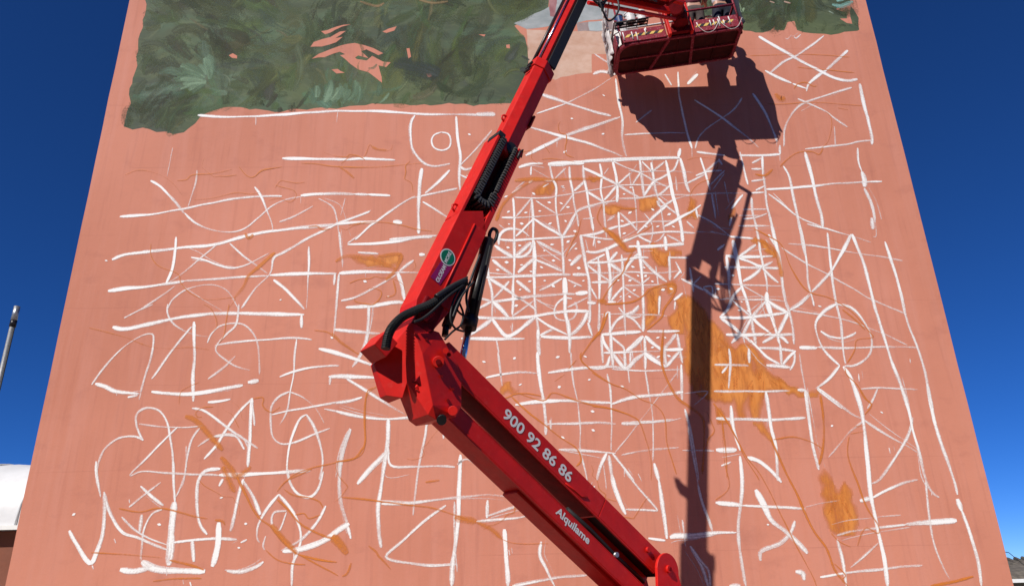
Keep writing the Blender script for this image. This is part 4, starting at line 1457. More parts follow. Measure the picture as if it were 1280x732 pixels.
# energy chain lying in a loop in the slot
pth = [Vector(p) for p in [(785,178,0),(760,235,0),(728,290,0),(690,350,0),(655,410,0),(640,455,0),(650,505,0),(690,540,0),(730,540,0),(752,505,0),(775,450,0),(805,380,0),(835,310,0),(860,255,0)]]
pth = smooth_path(pth, 10)
L3 = []
for q in pth:                                         # keep it inside the slot
    v = Vp(440 + q.x/4.257, 130 + q.y/4.257, .1) - UB(0, 0, .1); ss, h_ = v.dot(UB(1,0,0)-UB(0,0,0)), v.dot(UB(0,1,0)-UB(0,0,0))
    L3.append(UB(ss, max(-.1, min(.105, h_)), .1))
acc, last = 0, L3[0]; step = .036; cnt = 0
for i in range(1, len(L3)):
    acc += (L3[i]-L3[i-1]).length
    if acc >= step:
        acc = 0; tg = (L3[i]-L3[i-2 if i > 1 else 0]).normalized(); nr = tg.cross(BW).normalized(); f = i / len(L3)
        hw = .045 if f < .68 else .022
        def CF(a, b, c, o=L3[i].copy(), tg=tg, nr=nr): return o + tg*a + nr*b + BW*c
        part(MB().fbox(CF, -.014, .014, -hw, hw, -.11, .075), 'chain_link', 'chain', upper)
        part(MB().fbox(CF, -.02, .0, -hw*.7, hw*.7, .0751, .088), 'chain_link', 'chain', upper)
s2 = MB(); hexsec(s2, 3.0, 4.75, -.145, .085, -.02, .14, .165, .065); hexsec(s2, 4.751, 4.93, -.165, .09, -.02, .155, .19, .075)
mid = part(s2, 'middle_boom_section', 'red', bevel=.008)
part(MB().fbox(UB, 3.72, 3.95, .166, .2, -.07, .09), 'wear_pad_block', 'dark_shaded_red', mid, .006)
for k in range(3): part(MB().fbox(UB, 4.62+k*.08, 4.66+k*.08, -.195, -.166, -.05, .05), 'wear_pad', 'black', mid)
part(MB().fbox(UB, 3.75, 3.9, -.05, .03, -.24, -.12), 'shadow_bracket', 'black_steel', mid, .006)  # hidden far-side piece added to give the boom's shadow its bump
part(MB().tube([UB(3.8, -.01, -.23), UB(3.92, -.01, -.27)], .045, 10), 'shadow_stub', 'black', mid)
s3 = MB(); hexsec(s3, 4.90, 7.2, -.105, .055, -.03, .10, .13, .045)
inner = part(s3, 'inner_boom_section', 'red', bevel=.006)
part(MB().fbox(UB, 4.95, 7.1, .012, .15, .09, .125), 'cable_tray', 'black', inner)
part(MB().tube([UB(4.94, -.125, -.075), UB(7.1, -.125, -.075)], .026, 10), 'cable_rod', 'black_steel', inner)
part(MB().tube([UB(4.94, -.12, .06), UB(7.1, -.12, .06)], .012, 8), 'cable_rod', 'chrome', inner)
for k, (px, py) in enumerate(((565, 256), (622, 140))):
    sS = (Vp(px, py, 0) - UB(0, 0, 0)).dot(UB(1, 0, 0) - UB(0, 0, 0)); c = UB(sS, -.193 if k == 0 else -.143, 0); d3 = (UB(1, 0, 0) - UB(0, 0, 0)).normalized(); nn = (UB(0, -1, 0) - UB(0, 0, 0)).normalized()
    part(MB().tube([c - d3*.05, c - d3*.04 + nn*.04, c + nn*.06, c + d3*.04 + nn*.04, c + d3*.05], .014, 8), 'lifting_eye', 'red', upper)
# cylinder, links and hoses at the elbow
l = .10
cb0, cb1, cr = Vp(610, 300, l), Vp(586, 408, l), Vp(574, 470, l)
cyl = part(MB().tube([cb0, cb1], .076, 18), 'lift_cylinder', 'black_steel')
part(MB().tube([cb0.lerp(cb1, .9), cb1 + (cb1-cb0).normalized()*.02], .088, 18), 'cylinder_gland', 'black', cyl)
part(MB().tube([cb1, cr], .042, 16), 'cylinder_rod', 'chrome', cyl)
part(MB().tube([cb0.lerp(cb1, .1)+BW*.08, cb0.lerp(cb1, .5)+BW*.085, cb0.lerp(cb1, .92)+BW*.08], .014, 8), 'cylinder_pipe', 'black', cyl)
part(MB().tube([Vp(580, 350, .12), Vp(558, 408, .12)], [.05, .055], 12), 'timing_link', 'black')
part(MB().tube([Vp(558, 404, .12), Vp(556, 420, .12)], .036, 12), 'link_end', 'black_steel')
def hose(pl, r, l=.2, mat='black', name='hydraulic_hose', ribs=0):
    pts = smooth_path([Vp(x, y, l) for x, y in pl], 8)
    if ribs:
        dense = []
        for a, b in zip(pts, pts[1:]): dense += [a.lerp(b, k/4) for k in range(4)]
        return part(MB().tube(dense, [r*(1.12 if (k//2) % 2 else .80) for k in range(len(dense))], 10, smooth=False), name, mat)
    return part(MB().tube(pts, r, 8), name, mat)
hose([(582,352),(562,364),(540,379),(519,388),(503,396),(491,408),(485,420),(482,436)], .043, .22, 'black', 'hose_conduit', 1)
hose([(583,349),(565,358),(545,371)], .03, .25)
hose([(574,378),(579,392),(576,406),(566,414),(556,424)], .012, .2)
hose([(570,372),(572,388),(585,398)], .012, .16)
hose([(612,304),(612,292),(616,286),(621,289),(620,298),(613,308)], .022, .12)
hose([(579,356),(560,370),(541,388),(528,398),(518,402)], .014, .26)
hose([(584,346),(574,362),(566,378),(563,398),(569,410),(580,414)], .012, .24)
hose([(600,318),(590,345),(583,370),(586,390)], .014, .22)
hose([(592,352),(580,366),(572,380),(566,396)], .012, .27)
hose([(560,375),(548,392),(540,402),(530,404)], .04, .12)
part(MB().fbox(UB, .12, .5, -.13, .12, -.22, .21), 'elbow_pivot', 'dark_shaded_red', None, .02)
part(MB().tube([UB(.3, -.05, .2), UB(.3, -.05, .235)], .1, 18), 'pivot_boss', 'dark_shaded_red', None, .006)
# jib
HD = (2.97, 6.52)
jl = Vector((5.55-HD[0], 7.52-HD[1])); jn = jl.length; jd = jl / jn; jm = Vector((-jd.y, jd.x))
def JB(s, h, l): q = Vector(HD) + jd*s + jm*h; return Pv(q.x, q.y, l)
hd = MB(); hd.fbox(UB, 7.0, 7.42, -.13, .16, -.19, -.15); hd.fbox(UB, 7.0, 7.42, -.13, .16, .15, .19); hd.fbox(UB, 7.1, 7.2, -.12, .15, -.149, .149)
head = part(hd, 'boom_head', 'red', bevel=.006)
jb = MB(); jb.fbox(JB, .12, jn-.1, -.05, .06, -.19, -.11); jb.fbox(JB, .12, jn-.1, -.05, .06, .11, .19)
jib = part(jb, 'jib_arm', 'red', bevel=.01)
part(MB().fbox(JB, .3, jn-.3, .062, .072, -.18, .18), 'jib_top_plate', 'dark_shaded_red', jib)
j0, j1 = Pv(3.25, 6.42, -.12), Pv(5.45, 7.23, -.06)
part(MB().tube([j0, j1], .034, 12), 'jib_link', 'red', jib)
part(MB().tube([Pv(3.15, 6.5, .34), Pv(4.1, 6.86, .34)], .05, 12), 'jib_cylinder', 'black_steel', jib)
part(MB().tube([Pv(4.1, 6.86, .34), Pv(5.05, 7.22, .34)], .03, 12), 'cylinder_rod', 'chrome', jib)
part(MB().tube([Pv(3.15, 6.5, .1), Pv(3.15, 6.5, .37)], .035, 10), 'cylinder_pin', 'dark_shaded_red', jib)
part(MB().tube([Pv(5.05, 7.22, .1), Pv(5.05, 7.22, .37)], .035, 10), 'cylinder_pin', 'dark_shaded_red', jib)
rr = random.Random(4)
for k in range(5):
    q = [Vector((2.75+.1*k, 6.3+.05*k, -.1+.1*k)), Vector((2.95+.05*k, 6.1-.04*k, .25)), Vector((3.3, 6.25, .4-.05*k)), Vector((3.6, 6.6+.03*k, .2)), Vector((4.2+.1*k, 6.95, .1+.03*k))]
    part(MB().tube(smooth_path([Pv(v.x, v.y, v.z) for v in q], 7), .016, 7), 'hydraulic_hose', 'black', head)
part(MB().tube(smooth_path([Pv(2.9, 6.4, .3), Pv(2.9, 5.9, .42), Pv(3.1, 5.6, .4), Pv(3.3, 5.9, .46), Pv(3.3, 6.4, .4)], 8), .016, 8), 'hydraulic_hose', 'black', head)

# basket
N0, N1 = at_y(773, 57, 11.27), at_y(929, 34, 11.09)
BX = (N1 - N0).normalized(); BY = Vector((-BX.y, BX.x, 0)).normalized(); BZ = BX.cross(BY).normalized(); BWD = (N1 - N0).length
def BK(x, y, z): return N0 + BX*x + BY*y + BZ*z
DP = .9; W = BWD
ol = []
for cx0, cy0, a0, rr_ in ((.26, .26, 180, .26), (W-.1, .1, 270, .1), (W-.1, DP-.1, 0, .1), (.1, DP-.1, 90, .1)):
    ol += [(cx0 + rr_*math.cos(R(a0+k*15)), cy0 + rr_*math.sin(R(a0+k*15))) for k in range(7)]
basket = part(MB().prism([BK(x, y, .03) for x, y in ol], [BK(x, y, .07) for x, y in ol]), 'basket', 'basket_floor', None, 0, 'maroon work basket with a low yellow striped kick board and a tall sheet on its open end')
fr = MB()
fc = (W/2, DP/2)
rim_ = [[BK(x + (fc[0]-x)*f, y + (fc[1]-y)*g, z) for x, y in ol] for f, g, z in ((0, 0, .029), (0, 0, .012), (.008, .02, -.012), (.045, .115, -.012), (.045, .115, .029))]
no = len(ol)
for r_ in range(4): fr.add(rim_[r_] + rim_[r_+1], [(i, (i+1) % no, no+(i+1) % no, no+i) for i in range(no)])
part(fr, 'floor_frame', 'maroon', basket, .005)
part(MB().fbox(BK, .051, W-.051, .44, .475, -.006, .029), 'floor_beam', 'maroon', basket)
for xa, xb in ((.98, .72), (1.44, 1.52)):
    q = [BK(xa-.02, .052, -.01), BK(xa+.03, .052, -.01), BK(xb+.03, DP-.052, -.01), BK(xb-.02, DP-.052, -.01)]
    part(MB().prism(q, [v + BZ*.0385 for v in q]), 'floor_beam', 'maroon', basket)
for x in (.42, 1.2, 1.95): part(MB().fbox(BK, x-.012, x+.012, .053, DP-.053, .006, .0292), 'floor_rib', 'basket_floor', basket)
for x0, x1 in ((.1, .93), (1.45, W-.06)):
    tb_ = part(MB().fbox(BK, x0, x1, -.022, -.002, .03, .30), 'kick_board', 'maroon', basket, .005)
    x = x0 + .05; k = 0
    while x < x1 - .14:
        q = [(x, .135), (x+.075, .135), (x+.135, .195), (x+.06, .195)]
        part(MB().prism([BK(a, -.0225, c) for a, c in q], [BK(a, -.0262, c) for a, c in q]), 'hazard_stripe', 'yellow' if k % 2 == 0 else 'black', basket); x += .078; k += 1
part(MB().fbox(BK, .03, W-.03, DP+.002, DP+.02, .03, .28), 'kick_board', 'maroon', basket)
for x in (-.022, W+.002): part(MB().fbox(BK, x, x+.02, .03, DP-.03, .03, .28), 'kick_board', 'maroon', basket)
posts = [(.1,.06),(.93,.02),(1.45,.02),(W-.03,.02),(.03,DP-.02),(W-.03,DP-.02)]
for x, y in posts: part(MB().tube([BK(x, y, .071), BK(x, y, 1.1)], .02, 10), 'post', 'maroon', basket)
def rail(pts, mat, name, r=.022): part(MB().tube([BK(*q) for q in pts], r, 10), name, mat, basket)
for z, mt in ((1.1, 'wrap'), (.58, 'maroon')):
    rail([(.03,.02,z),(W-.03,.02,z)], mt, 'rail')
    if z > 1: rail([(.03,DP-.02,z),(W-.03,DP-.02,z)], mt, 'rail')
    rail([(.03,.02,z),(.03,DP-.02,z)], 'wrap', 'rail'); rail([(W-.03,.02,z),(W-.03,DP-.02,z)], mt, 'rail')
for k in range(3):                                    # paint-stiff plastic hanging on the left end 
    pts = []
    for j in range(26):
        f = j/25; pts.append(BK(-.06 - .035*math.sin(f*9+k*2) - .02*k, .02 + .83*f + .03*math.sin(f*13+k), 1.1 - 1.1*f + .05*math.sin(f*17+k*1.7)))
    part(MB().tube(pts, [.02 + .012*math.sin(j*1.9+k)**2 for j in range(26)], 8), 'plastic_wrap', 'wrap', basket)
rs = random.Random(11)
for k in range(13):                                  # dried drips on the kick boards
    x = rs.choice((rs.uniform(.05, .9), rs.uniform(1.48, W-.06))); z1 = rs.uniform(.2, .31); z0 = z1 - rs.uniform(.06, .2)
    part(MB().tube([BK(x, -.027, z1), BK(x+.004, -.029, (z0+z1)/2), BK(x, -.027, z0)], [.012, .009, .014], 6), 'paint_drip', 'tub', basket)
for k in range(2):
    x = 1.55 + .45*k
    part(MB().tube(smooth_path([BK(x, -.03, .16), BK(x+.12, -.05, -.03), BK(x+.28, -.045, .0), BK(x+.42, -.03, .2)], 6), .006, 6), 'cord', 'wrap', basket)
def tarp(x, y0, y1, z0, z1, bulge, name, mat, seed):
    b = MB(); n_, m_ = 16, 14
    for j in range(m_ + 1):
        for i in range(n_ + 1):
            fy, fz = i/n_, j/m_; w_ = .03*math.sin(fy*19+seed) + .035*mnoise.noise(Vector((fy*4, fz*3, seed)))
            b.v.append(BK(x + (w_ + .02)*bulge, y0 + (y1-y0)*fy + .015*math.sin(fz*9), z0 + (z1-z0)*fz + (.03*math.sin(fy*11+seed) if j == 0 else 0)))
    for j in range(m_):
        for i in range(n_): q = j*(n_+1)+i; b.f.append((q, q+1, q+n_+2, q+n_+1)); b.sm.append(True)
    o = part(b, name, mat, basket); md = o.modifiers.new('thick', 'SOLIDIFY'); md.thickness = .004; return o
for y in (.02, DP-.02): part(MB().tube([BK(W-.03, y, 1.1), BK(W-.03, y, 1.56)], .018, 10), 'post', 'maroon', basket)
rail([(W-.03,.02,1.55),(W-.03,DP-.02,1.55)], 'maroon', 'rail')
tarp(W+.03, .01, DP-.03, .1, 1.57, 1, 'end_sheet', 'navy', 2.0)
tarp(-.045, .3, DP-.02, .1, .95, -1, 'end_sheet', 'wrap', 5.0)
# mount: two red uprights, rotator between them
for x in (.955, 1.375): part(MB().fbox(BK, x, x+.05, -.14, -.03, -.02, .95), 'mount_upright', 'red', basket, .006)
part(MB().fbox(BK, 1.006, 1.374, -.12, -.04, .02, .14), 'mount_plate', 'dark_shaded_red', basket, .006)
part(MB().fbox(BK, 1.006, 1.374, -.12, -.04, .62, .8), 'mount_plate', 'dark_shaded_red', basket, .006)
rc = BK(1.19, -.26, 0)
part(MB().tube([BK(1.19, -.24, .1), BK(1.19, -.24, .62)], .13, 20), 'rotator', 'dark_shaded_red', basket)
part(MB().tube([BK(1.19, -.24, .25), BK(1.19, -.24, .36)], .15, 20), 'rotator_flange', 'black_steel', basket)
for z in (.14, .46): part(MB().fbox(BK, 1.03, 1.35, -.2, -.03, z, z+.05), 'rotator_bracket', 'dark_shaded_red', basket, .005)
m0 = BK(1.19, -.24, .4); jend = JB(jn-.1, 0, 0)
part(MB().tube([jend, m0], .14, 12), 'jib_end', 'dark_shaded_red', jib)
for k in range(5):
    part(MB().tube(smooth_path([BK(1.0+.05*k, -.2, .75), BK(.98+.1*k, -.32, .6+.06*k), BK(1.05+.06*k, -.3, .38), BK(1.1+.08*k, -.16, .2+.05*k)], 6), .012, 7), 'hydraulic_hose', 'black', basket)
part(MB().fbox(BK, 1.02, 1.38, -.13, .06, .95, 1.2), 'control_box', 'black', basket, .01)
for y in (-.03, .05, .13): part(MB().tube([BK(.04, y, .512), BK(.68, y, .512)], .016, 8), 'tray_bar', 'black', basket)
for x in (.05, .26, .47, .67): part(MB().tube([BK(x, -.04, .49), BK(x, .14, .49)], .01, 8), 'tray_bar', 'black', basket)

# writing on the boom
def text_obj(body, size, org, xd, yd, mat, parent, name, bold=.012, width=None):
    cu = bpy.data.curves.new(name, 'FONT'); cu.body = body; cu.size = 1; cu.offset = bold; cu.resolution_u = 3
    tmp = bpy.data.objects.new(name, cu); col.objects.link(tmp); dg = bpy.context.evaluated_depsgraph_get(); dg.update()
    me = bpy.data.meshes.new_from_object(tmp.evaluated_get(dg)); bpy.data.objects.remove(tmp)
    xs = [v.co.x for v in me.vertices]; ys = [v.co.y for v in me.vertices]; x0, y0 = min(xs), min(ys)
    sy = size / (max(ys) - y0); sx = sy if width is None else width / (max(xs) - x0)
    z = xd.cross(yd).normalized(); base = root_of(parent).location
    for v in me.vertices: v.co = org + xd * ((v.co.x - x0) * sx) + yd * ((v.co.y - y0) * sy) - base
    me.materials.clear(); me.materials.append(M[mat]); o = bpy.data.objects.new(name, me); col.objects.link(o); o.parent = parent
    return o
lx = (LB(1, 0, 0) - LB(0, 0, 0)).normalized(); ly = (LB(0, 1, 0) - LB(0, 0, 0)).normalized()
pA, pB = Vp(628, 519, .174), Vp(714, 599, .174)
sA = (pA - LB(0, 0, .174)).dot(lx); sB = (pB - LB(0, 0, .174)).dot(lx)
text_obj('900 92 86 86', .135, LB(sA, .062, .1735), lx, ly, 'white_letter', lower, 'phone_number', .022, sB - sA)
pA, pB = Vp(694, 641, .17), Vp(735, 681, .17)
sA = (pA - LB(0, 0, .17)).dot(lx); sB = (pB - LB(0, 0, .17)).dot(lx)
text_obj('Alquilame', .115, LB(sA, -.36, .1685), lx, ly, 'white_letter', link, 'rental_lettering', .03, sB - sA)
ux = (UB(1, 0, 0) - UB(0, 0, 0)).normalized(); uy = (UB(0, -1, 0) - UB(0, 0, 0)).normalized()
q = [(.60, -.175), (1.02, -.175), (1.02, -.02), (.60, -.02)]
q = [(Vp(x, y, .172) - UB(0, 0, .172)) for x, y in ((538,346),(550,356),(565,334),(553,324))]
part(MB().prism([UB(0,0,.1715)+v for v in q], [UB(0,0,.1735)+v for v in q]), 'maker_sticker', 'purple_vinyl', upper)
cs = Vp(559.5, 321.5, .172); ring, disc = MB(), MB()
def circ(r, l0, l1): return MB().prism([cs + ux*(r*1.05*math.cos(k*.2618)) + uy*(r*math.sin(k*.2618)) + BW*l0 for k in range(24)], [cs + ux*(r*1.05*math.cos(k*.2618)) + uy*(r*math.sin(k*.2618)) + BW*l1 for k in range(24)])
part(circ(.098, .0018, .0036), 'sticker_rim', 'white_letter', upper); part(circ(.085, .0038, .005), 'round_sticker', 'green_vinyl', upper)
text_obj('MORE', .045, cs - ux*.075 - uy*.022 + BW*.006, ux, uy, 'white_letter', upper, 'sticker_lettering', .02, .15)
text_obj('OLOEAM', .05, Vp(548.5, 353.5, .1745), ux, uy, 'white_letter', upper, 'sticker_lettering', .03, .235)

# ------------------------------------------------------------------ things in the basket
def lathe(c, prof, n=20, ax=None):
    z = ax or Vector((0, 0, 1)); x = z.orthogonal().normalized(); y = z.cross(x); b = MB()
    for (r0, z0), (r1, z1) in zip(prof, prof[1:]):
        for k in range(n):
            a0, a1 = 2*math.pi*k/n, 2*math.pi*(k+1)/n
            b.add([c+z*z0+(x*math.cos(a0)+y*math.sin(a0))*r0, c+z*z0+(x*math.cos(a1)+y*math.sin(a1))*r0, c+z*z1+(x*math.cos(a1)+y*math.sin(a1))*r1, c+z*z1+(x*math.cos(a0)+y*math.sin(a0))*r1], [(0,1,2,3)], True)
    return b
def tub(c, r, h, mat, label, cat, name='paint_tub', handle=True, rim='tub'):
    e = empty(name, c, label, cat)
    lathe(c, [(.002, .0), (r*.88, .0), (r*.9, .01), (r, h), (r*.94, h), (r*.86, .02), (.002, .02)], 20, BZ).build('tub_body', M[mat], e)
    lathe(c, [(r*1.001, h*.9), (r*1.07, h*.9), (r*1.07, h*1.01), (r*1.001, h*1.01)], 20, BZ).build('rim', M[rim], e)
    if handle:
        pts = [c + BZ*(h*.9) + BX*(r*1.08*math.cos(a)) - BY*(r*1.08*math.sin(a)*.8) - BZ*(abs(math.sin(a))*r*.8) for a in [math.pi*k/10 for k in range(11)]]
        MB().tube(pts, .005, 6).build('handle', M['steel'], e)
    return e
tub(BK(.36, .05, .5305), .105, .2, 'tub', 'white paint tub spattered with dark red, on the black tray beside the blue can', 'paint tub')
tub(BK(.57, .05, .5305), .10, .19, 'tub', 'white paint tub on the black tray, on the side of the basket mount', 'paint tub')
tub(BK(.14, .05, .5305), .085, .17, 'blue', 'blue paint can with a red lid on the end of the black tray', 'paint can', 'paint_can', False, 'maroon')
tub(BK(.24, .66, .071), .19, .70, 'tub', 'unseen tall white paint drum added to fill out the basket shadow', 'paint drum', 'shadow_drum', False)  # both drums are added, unseen, to fill out the shadow on the wall
tub(BK(.56, .68, .071), .16, .60, 'maroon', 'unseen maroon paint drum added to fill out the basket shadow', 'paint drum', 'shadow_drum', False, 'maroon')

# painters
def skin(name, joints, edges, mat, parent, sub=2, root=0):
    keys = list(joints); me = bpy.data.meshes.new(name)
    me.from_pydata([joints[k][0] for k in keys], [(keys.index(a), keys.index(b)) for a, b in edges], [])
    o = bpy.data.objects.new(name, me); col.objects.link(o); o.parent = parent; me.materials.append(mat)
    o.modifiers.new('skin', 'SKIN'); sv = me.skin_vertices[0].data
    for i, k in enumerate(keys):
        r = joints[k][1]; sv[i].radius = r if isinstance(r, tuple) else (r, r)
    sv[root].use_root = True
    o.modifiers['skin'].use_smooth_shade = True
    s = o.modifiers.new('sub', 'SUBSURF'); s.levels = sub; s.render_levels = sub
    return o
def painter(loc, rz, label, top, bottom, shorts, arms, H=1.0):
    e = empty('person', loc, label, 'person'); e.rotation_euler = (0, 0, rz)
    J = {'pel': ((0, 0, .95), (.15, .105)), 'sp': ((0, .01, 1.12), (.135, .1)), 'ch': ((0, .0, 1.32), (.16, .11)), 'nk': ((0, .0, 1.47), .06), 'hd0': ((0, .01, 1.56), .07), 'hd1': ((0, .02, 1.65), (.078, .095)), 'hd2': ((0, .01, 1.73), (.06, .07)), 'nose': ((0, .125, 1.62), .012), 'chin': ((0, .085, 1.55), .03)}
    Ed = [('pel','sp'),('sp','ch'),('ch','nk'),('nk','hd0'),('hd0','hd1'),('hd1','hd2'),('hd1','nose'),('hd0','chin')]
    for s, sg in (('L', -1), ('R', 1)):
        J['hip'+s] = ((sg*.095, 0, .87), .09); J['kn'+s] = ((sg*.11, .025, .5), .058); J['an'+s] = ((sg*.115, -.01, .09), .038); J['he'+s] = ((sg*.115, .03, .045), .042); J['to'+s] = ((sg*.125, .17, .035), .034)
        Ed += [('pel','hip'+s),('hip'+s,'kn'+s),('kn'+s,'an'+s),('an'+s,'he'+s),('he'+s,'to'+s)]
        el, wr = arms[s]
        J['sh'+s] = ((sg*.175, 0, 1.4), .06); J['el'+s] = (el, .042); J['wr'+s] = (wr, .028)
        d = (Vector(wr) - Vector(el)).normalized(); pm = Vector(wr) + d*.075; J['pm'+s] = (tuple(pm), (.036, .018))
        J['ear'+s] = ((sg*.088, .0, 1.63), .018); Ed.append(('hd1', 'ear'+s))
        Ed += [('ch','sh'+s),('sh'+s,'el'+s),('el'+s,'wr'+s),('wr'+s,'pm'+s)]
        side = d.cross(Vector((0, 1, .3))).normalized(); curl = Vector((0, .35, -.25))
        for f in range(4):
            a = pm + d*.035 + side*(.027*(f-1.5)/1.5); ln = (.06, .075, .07, .055)[f]
            J[f'f{f}a{s}'] = (tuple(a + d*ln*.5), .009); J[f'f{f}b{s}'] = (tuple(a + d*ln + curl*.03), .008)
            Ed += [('pm'+s, f'f{f}a{s}'), (f'f{f}a{s}', f'f{f}b{s}')]
        th = Vector(wr) + d*.03 + side*-.045; J['th'+s] = (tuple(th), .011); J['tt'+s] = (tuple(th + d*.045 + curl*.02), .009); Ed += [('wr'+s, 'th'+s), ('th'+s, 'tt'+s)]
    skin('body', J, Ed, M['skin'], e)
    C = {'pel': ((0, 0, .95), (.185, .14)), 'w': ((0, .0, 1.0), (.165, .125))}; Ce = [('pel', 'w')]
    for s, sg in (('L', -1), ('R', 1)):
        C['hip'+s] = ((sg*.1, 0, .84), .115); Ce.append(('pel', 'hip'+s))
        if shorts: C['k'+s] = ((sg*.118, .02, .5), .1); Ce.append(('hip'+s, 'k'+s))
        else: C['k'+s] = ((sg*.112, .025, .5), .085); C['a'+s] = ((sg*.115, -.005, .1), .07); Ce += [('hip'+s, 'k'+s), ('k'+s, 'a'+s)]
    skin('shorts' if shorts else 'trousers', C, Ce, M[bottom], e)
    T = {'w': ((0, 0, .98), (.19, .145)), 'sp': ((0, .01, 1.13), (.175, .14)), 'ch': ((0, 0, 1.32), (.19, .14)), 'n': ((0, 0, 1.44), (.1, .085))}; Te = [('w','sp'),('sp','ch'),('ch','n')]
    for s, sg in (('L', -1), ('R', 1)):
        T['sh'+s] = ((sg*.18, 0, 1.4), .082); el = Vector(arms[s][0]); q = Vector((sg*.175, 0, 1.4)).lerp(el, .75); T['sl'+s] = (tuple(q), .07); Te += [('ch','sh'+s),('sh'+s,'sl'+s)]
    skin('shirt', T, Te, M[top], e)
    skin('hair', {'a': ((0, -.03, 1.66), (.088, .09)), 'b': ((0, -.01, 1.745), (.075, .085)), 'c': ((0, .055, 1.755), (.06, .04))}, [('a','b'),('b','c')], M['hair'], e)
    for sg in (-1, 1):
        skin('shoe', {'a': ((sg*.115, -.03, .05), .05), 'b': ((sg*.12, .09, .045), .05), 'c': ((sg*.127, .2, .035), .036)}, [('a','b'),('b','c')], M['leather'], e)
    return e
pA_ = painter(BK(W-.2, .46, .072), R(4), 'person in white shirt and navy shorts standing at the open end of the basket', 'white_cotton', 'navy', True,
        {'L': ((-.26, .16, 1.2), (-.16, .36, 1.3)), 'R': ((.30, .1, 1.18), (.22, .3, 1.08))})
pA_.scale = (.95, .95, .93)
lg = MB(); lg.prism([Vector((.09, -.132, .62)), Vector((.14, -.125, .62)), Vector((.105, -.13, .665))], [Vector((.09, -.136, .62)), Vector((.14, -.129, .62)), Vector((.105, -.134, .665))])
lgo = lg.build('shorts_mark', M['white_letter'], None); lgo.parent = pA_
painter(BK(W-.74, .48, .072), R(-6), 'person in maroon shirt and grey brown trousers standing beside the basket mount', 'maroon_cotton', 'grey_brown', False,
        {'L': ((-.27, .05, 1.16), (-.2, .28, 1.1)), 'R': ((.27, .14, 1.22), (.16, .38, 1.3))})

# ------------------------------------------------------------------ beside the building
# grey lamp pole on the left
pt = at_y(21.5, 383, 24.0)
pole = empty('metal_pole', (pt.x, pt.y, .13), 'thin galvanised pole with a dark band near its top, beside the terracotta wall', 'pole')
b = Vector((pt.x, pt.y, 0))
MB().tube([b+Vector((0,0,.135)), b+Vector((0,0,pt.z-.72))], .085, 14).build('shaft', M['steel'], pole)
MB().tube([b+Vector((0,0,pt.z-.719)), b+Vector((0,0,pt.z-.6)), b+Vector((0,0,pt.z-.5))], .105, 14).build('band', M['black_steel'], pole)
MB().tube([b+Vector((0,0,pt.z-.499)), b+Vector((0,0,pt.z))], .098, 14).build('cap', M['steel'], pole)
MB().tube([b+Vector((0,0,.131)), b+Vector((0,0,.2))], .12, 16).build('base_plate', M['steel'], pole)
MB().tube([b+Vector((.1,-.05,.3)), b+Vector((.102,-.05,2)), b+Vector((.1,-.05,pt.z-.8))], .018, 8).build('cable', M['black'], pole)
# white barrel-vaulted canopy on a brown building
cb = empty('brown_building', (-12, 17, .13), 'low brown building with a white barrel vaulted canvas roof left of the mural', 'building')
MB().box(-18, -8.9, 15.2, 22, .13, 2.85).build('wall', M['brown_wall'], cb)
vt = MB(); nseg, nlen = 22, 40
zt = at_y(20, 585, 17.2).z
for j in range(nlen + 1):
    x = -18.2 + (9.6) * j / nlen
    for i in range(nseg + 1):
        a = math.pi * i / nseg; ripple = .03 * math.sin(j * math.pi / 4) ** 2 + .03 * mnoise.noise(Vector((x * 1.3, a * 2, 0)))
        vt.v.append(Vector((x, 17.2 - math.cos(a) * 2.2, 2.855 + (zt - 2.85) * abs(math.sin(a)) ** .75 + ripple)))
for j in range(nlen):
    for i in range(nseg):
        q = j * (nseg+1) + i; vt.f.append((q, q+1, q+nseg+2, q+nseg+1)); vt.sm.append(True)
roofv = vt.build('canvas_roof', M['canvas'], cb)
for k in range(7):                                    # seams over the vault
    x = -17.6 + k * 1.45
    MB().tube([(x, 17.2 - math.cos(math.pi*i/16)*2.215, 2.87 + (zt - 2.85) * math.sin(math.pi*i/16) ** .75 + .012) for i in range(17)], .022, 6).build('seam', M['canvas'], cb)
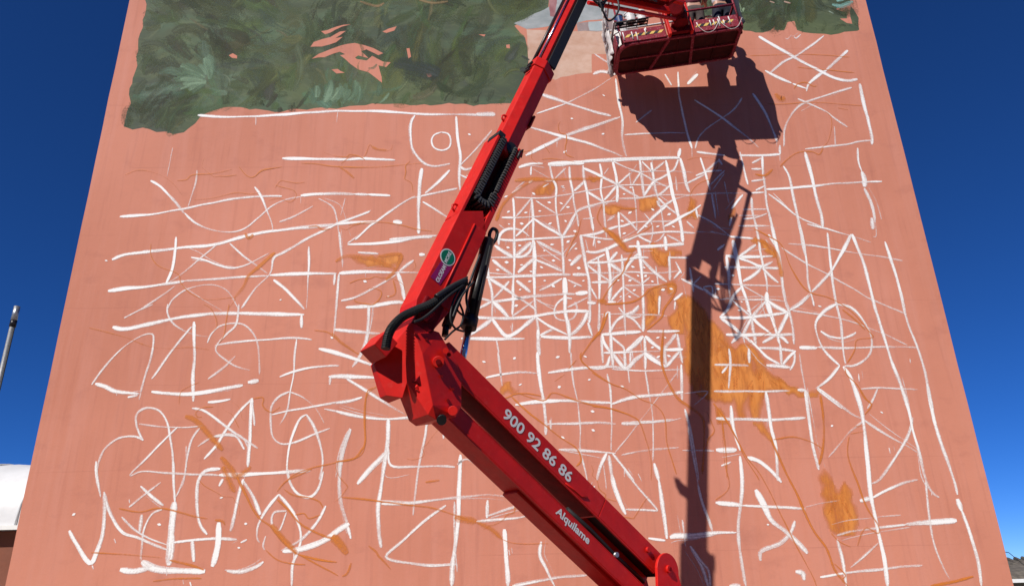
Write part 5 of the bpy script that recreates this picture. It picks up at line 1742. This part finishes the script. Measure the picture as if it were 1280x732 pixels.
MB().box(-18.25, -8.6, 14.93, 15.03, 2.852, 2.93).build('eaves_rail', M['white_paint'], cb)
rp = smooth_path([at_y(-60, 640, 15.6), at_y(-25, 606, 15.9), at_y(0, 589, 16.5), at_y(11, 585, 17.2)], 6)
MB().tube([v + Vector((0, -.05, .02)) for v in rp], .02, 8).build('red_piping', M['red'], cb)
# tiled house far to the right
hd_ = at_y(1276, 724, 34.0); hx = hd_.x
he = empty('tiled_house', (hx + 6, 38, 0), 'distant low house with dark tiled roof and white gutter right of the mural', 'house')
ez = hd_.z; rz0 = at_y(1272, 706, 36.4).z
MB().box(hx-4, hx+14, 34.5, 42, 0, ez-.12).build('wall', M['house_wall'], he)
rf = MB(); rf.prism([Vector((hx-4.6, 34.0, ez-.06)), Vector((hx-4.6, 36.6, rz0-.02)), Vector((hx-4.6, 42.4, ez-.06))], [Vector((hx+14.6, 34.0, ez-.06)), Vector((hx+14.6, 36.6, rz0+.9)), Vector((hx+14.6, 42.4, ez-.06))])
roof = rf.build('roof', M['roof_tile'], he)
for k in range(52):
    x = hx - 4.4 + k*.36; zr = rz0 + .92*(x-hx+4.6)/19.2
    MB().tube([(x, 34.02, ez-.02), (x, 36.55, zr+.01)], .09, 6).build('tile_row', M['roof_tile'], roof, org=he.location)
MB().box(hx-4.7, hx+14.7, 33.85, 33.99, ez-.11, ez+.04).build('gutter', M['white_paint'], he)
for k in range(3):
    x = hx - 1.5 + k*5; wn = MB().box(x, x+1.1, 34.44, 34.498, .7, 1.15).build('window', M['white_paint'], he); MB().box(x+.08, x+1.02, 34.42, 34.438, .76, 1.1).build('pane', M['glass'], wn)
# overhead wire on the right
w0, w1 = at_y(1261, 690, 26.0), at_y(1300, 722, 30.0)
dv = (w1 - w0)
wire = MB().tube([Vector((X1-.1, 21.0, w0.z+.9)), w0, w1, w1 + dv*6 + Vector((0,0,1.5))], .012, 6)
ends = wire.v[0].copy(), wire.v[-1].copy()
wo_ = wire.build('overhead_wire', M['black'], None, org=tuple(w0)); tag(wo_, 'thin black overhead wire crossing the sky above the tiled roof', 'wire')
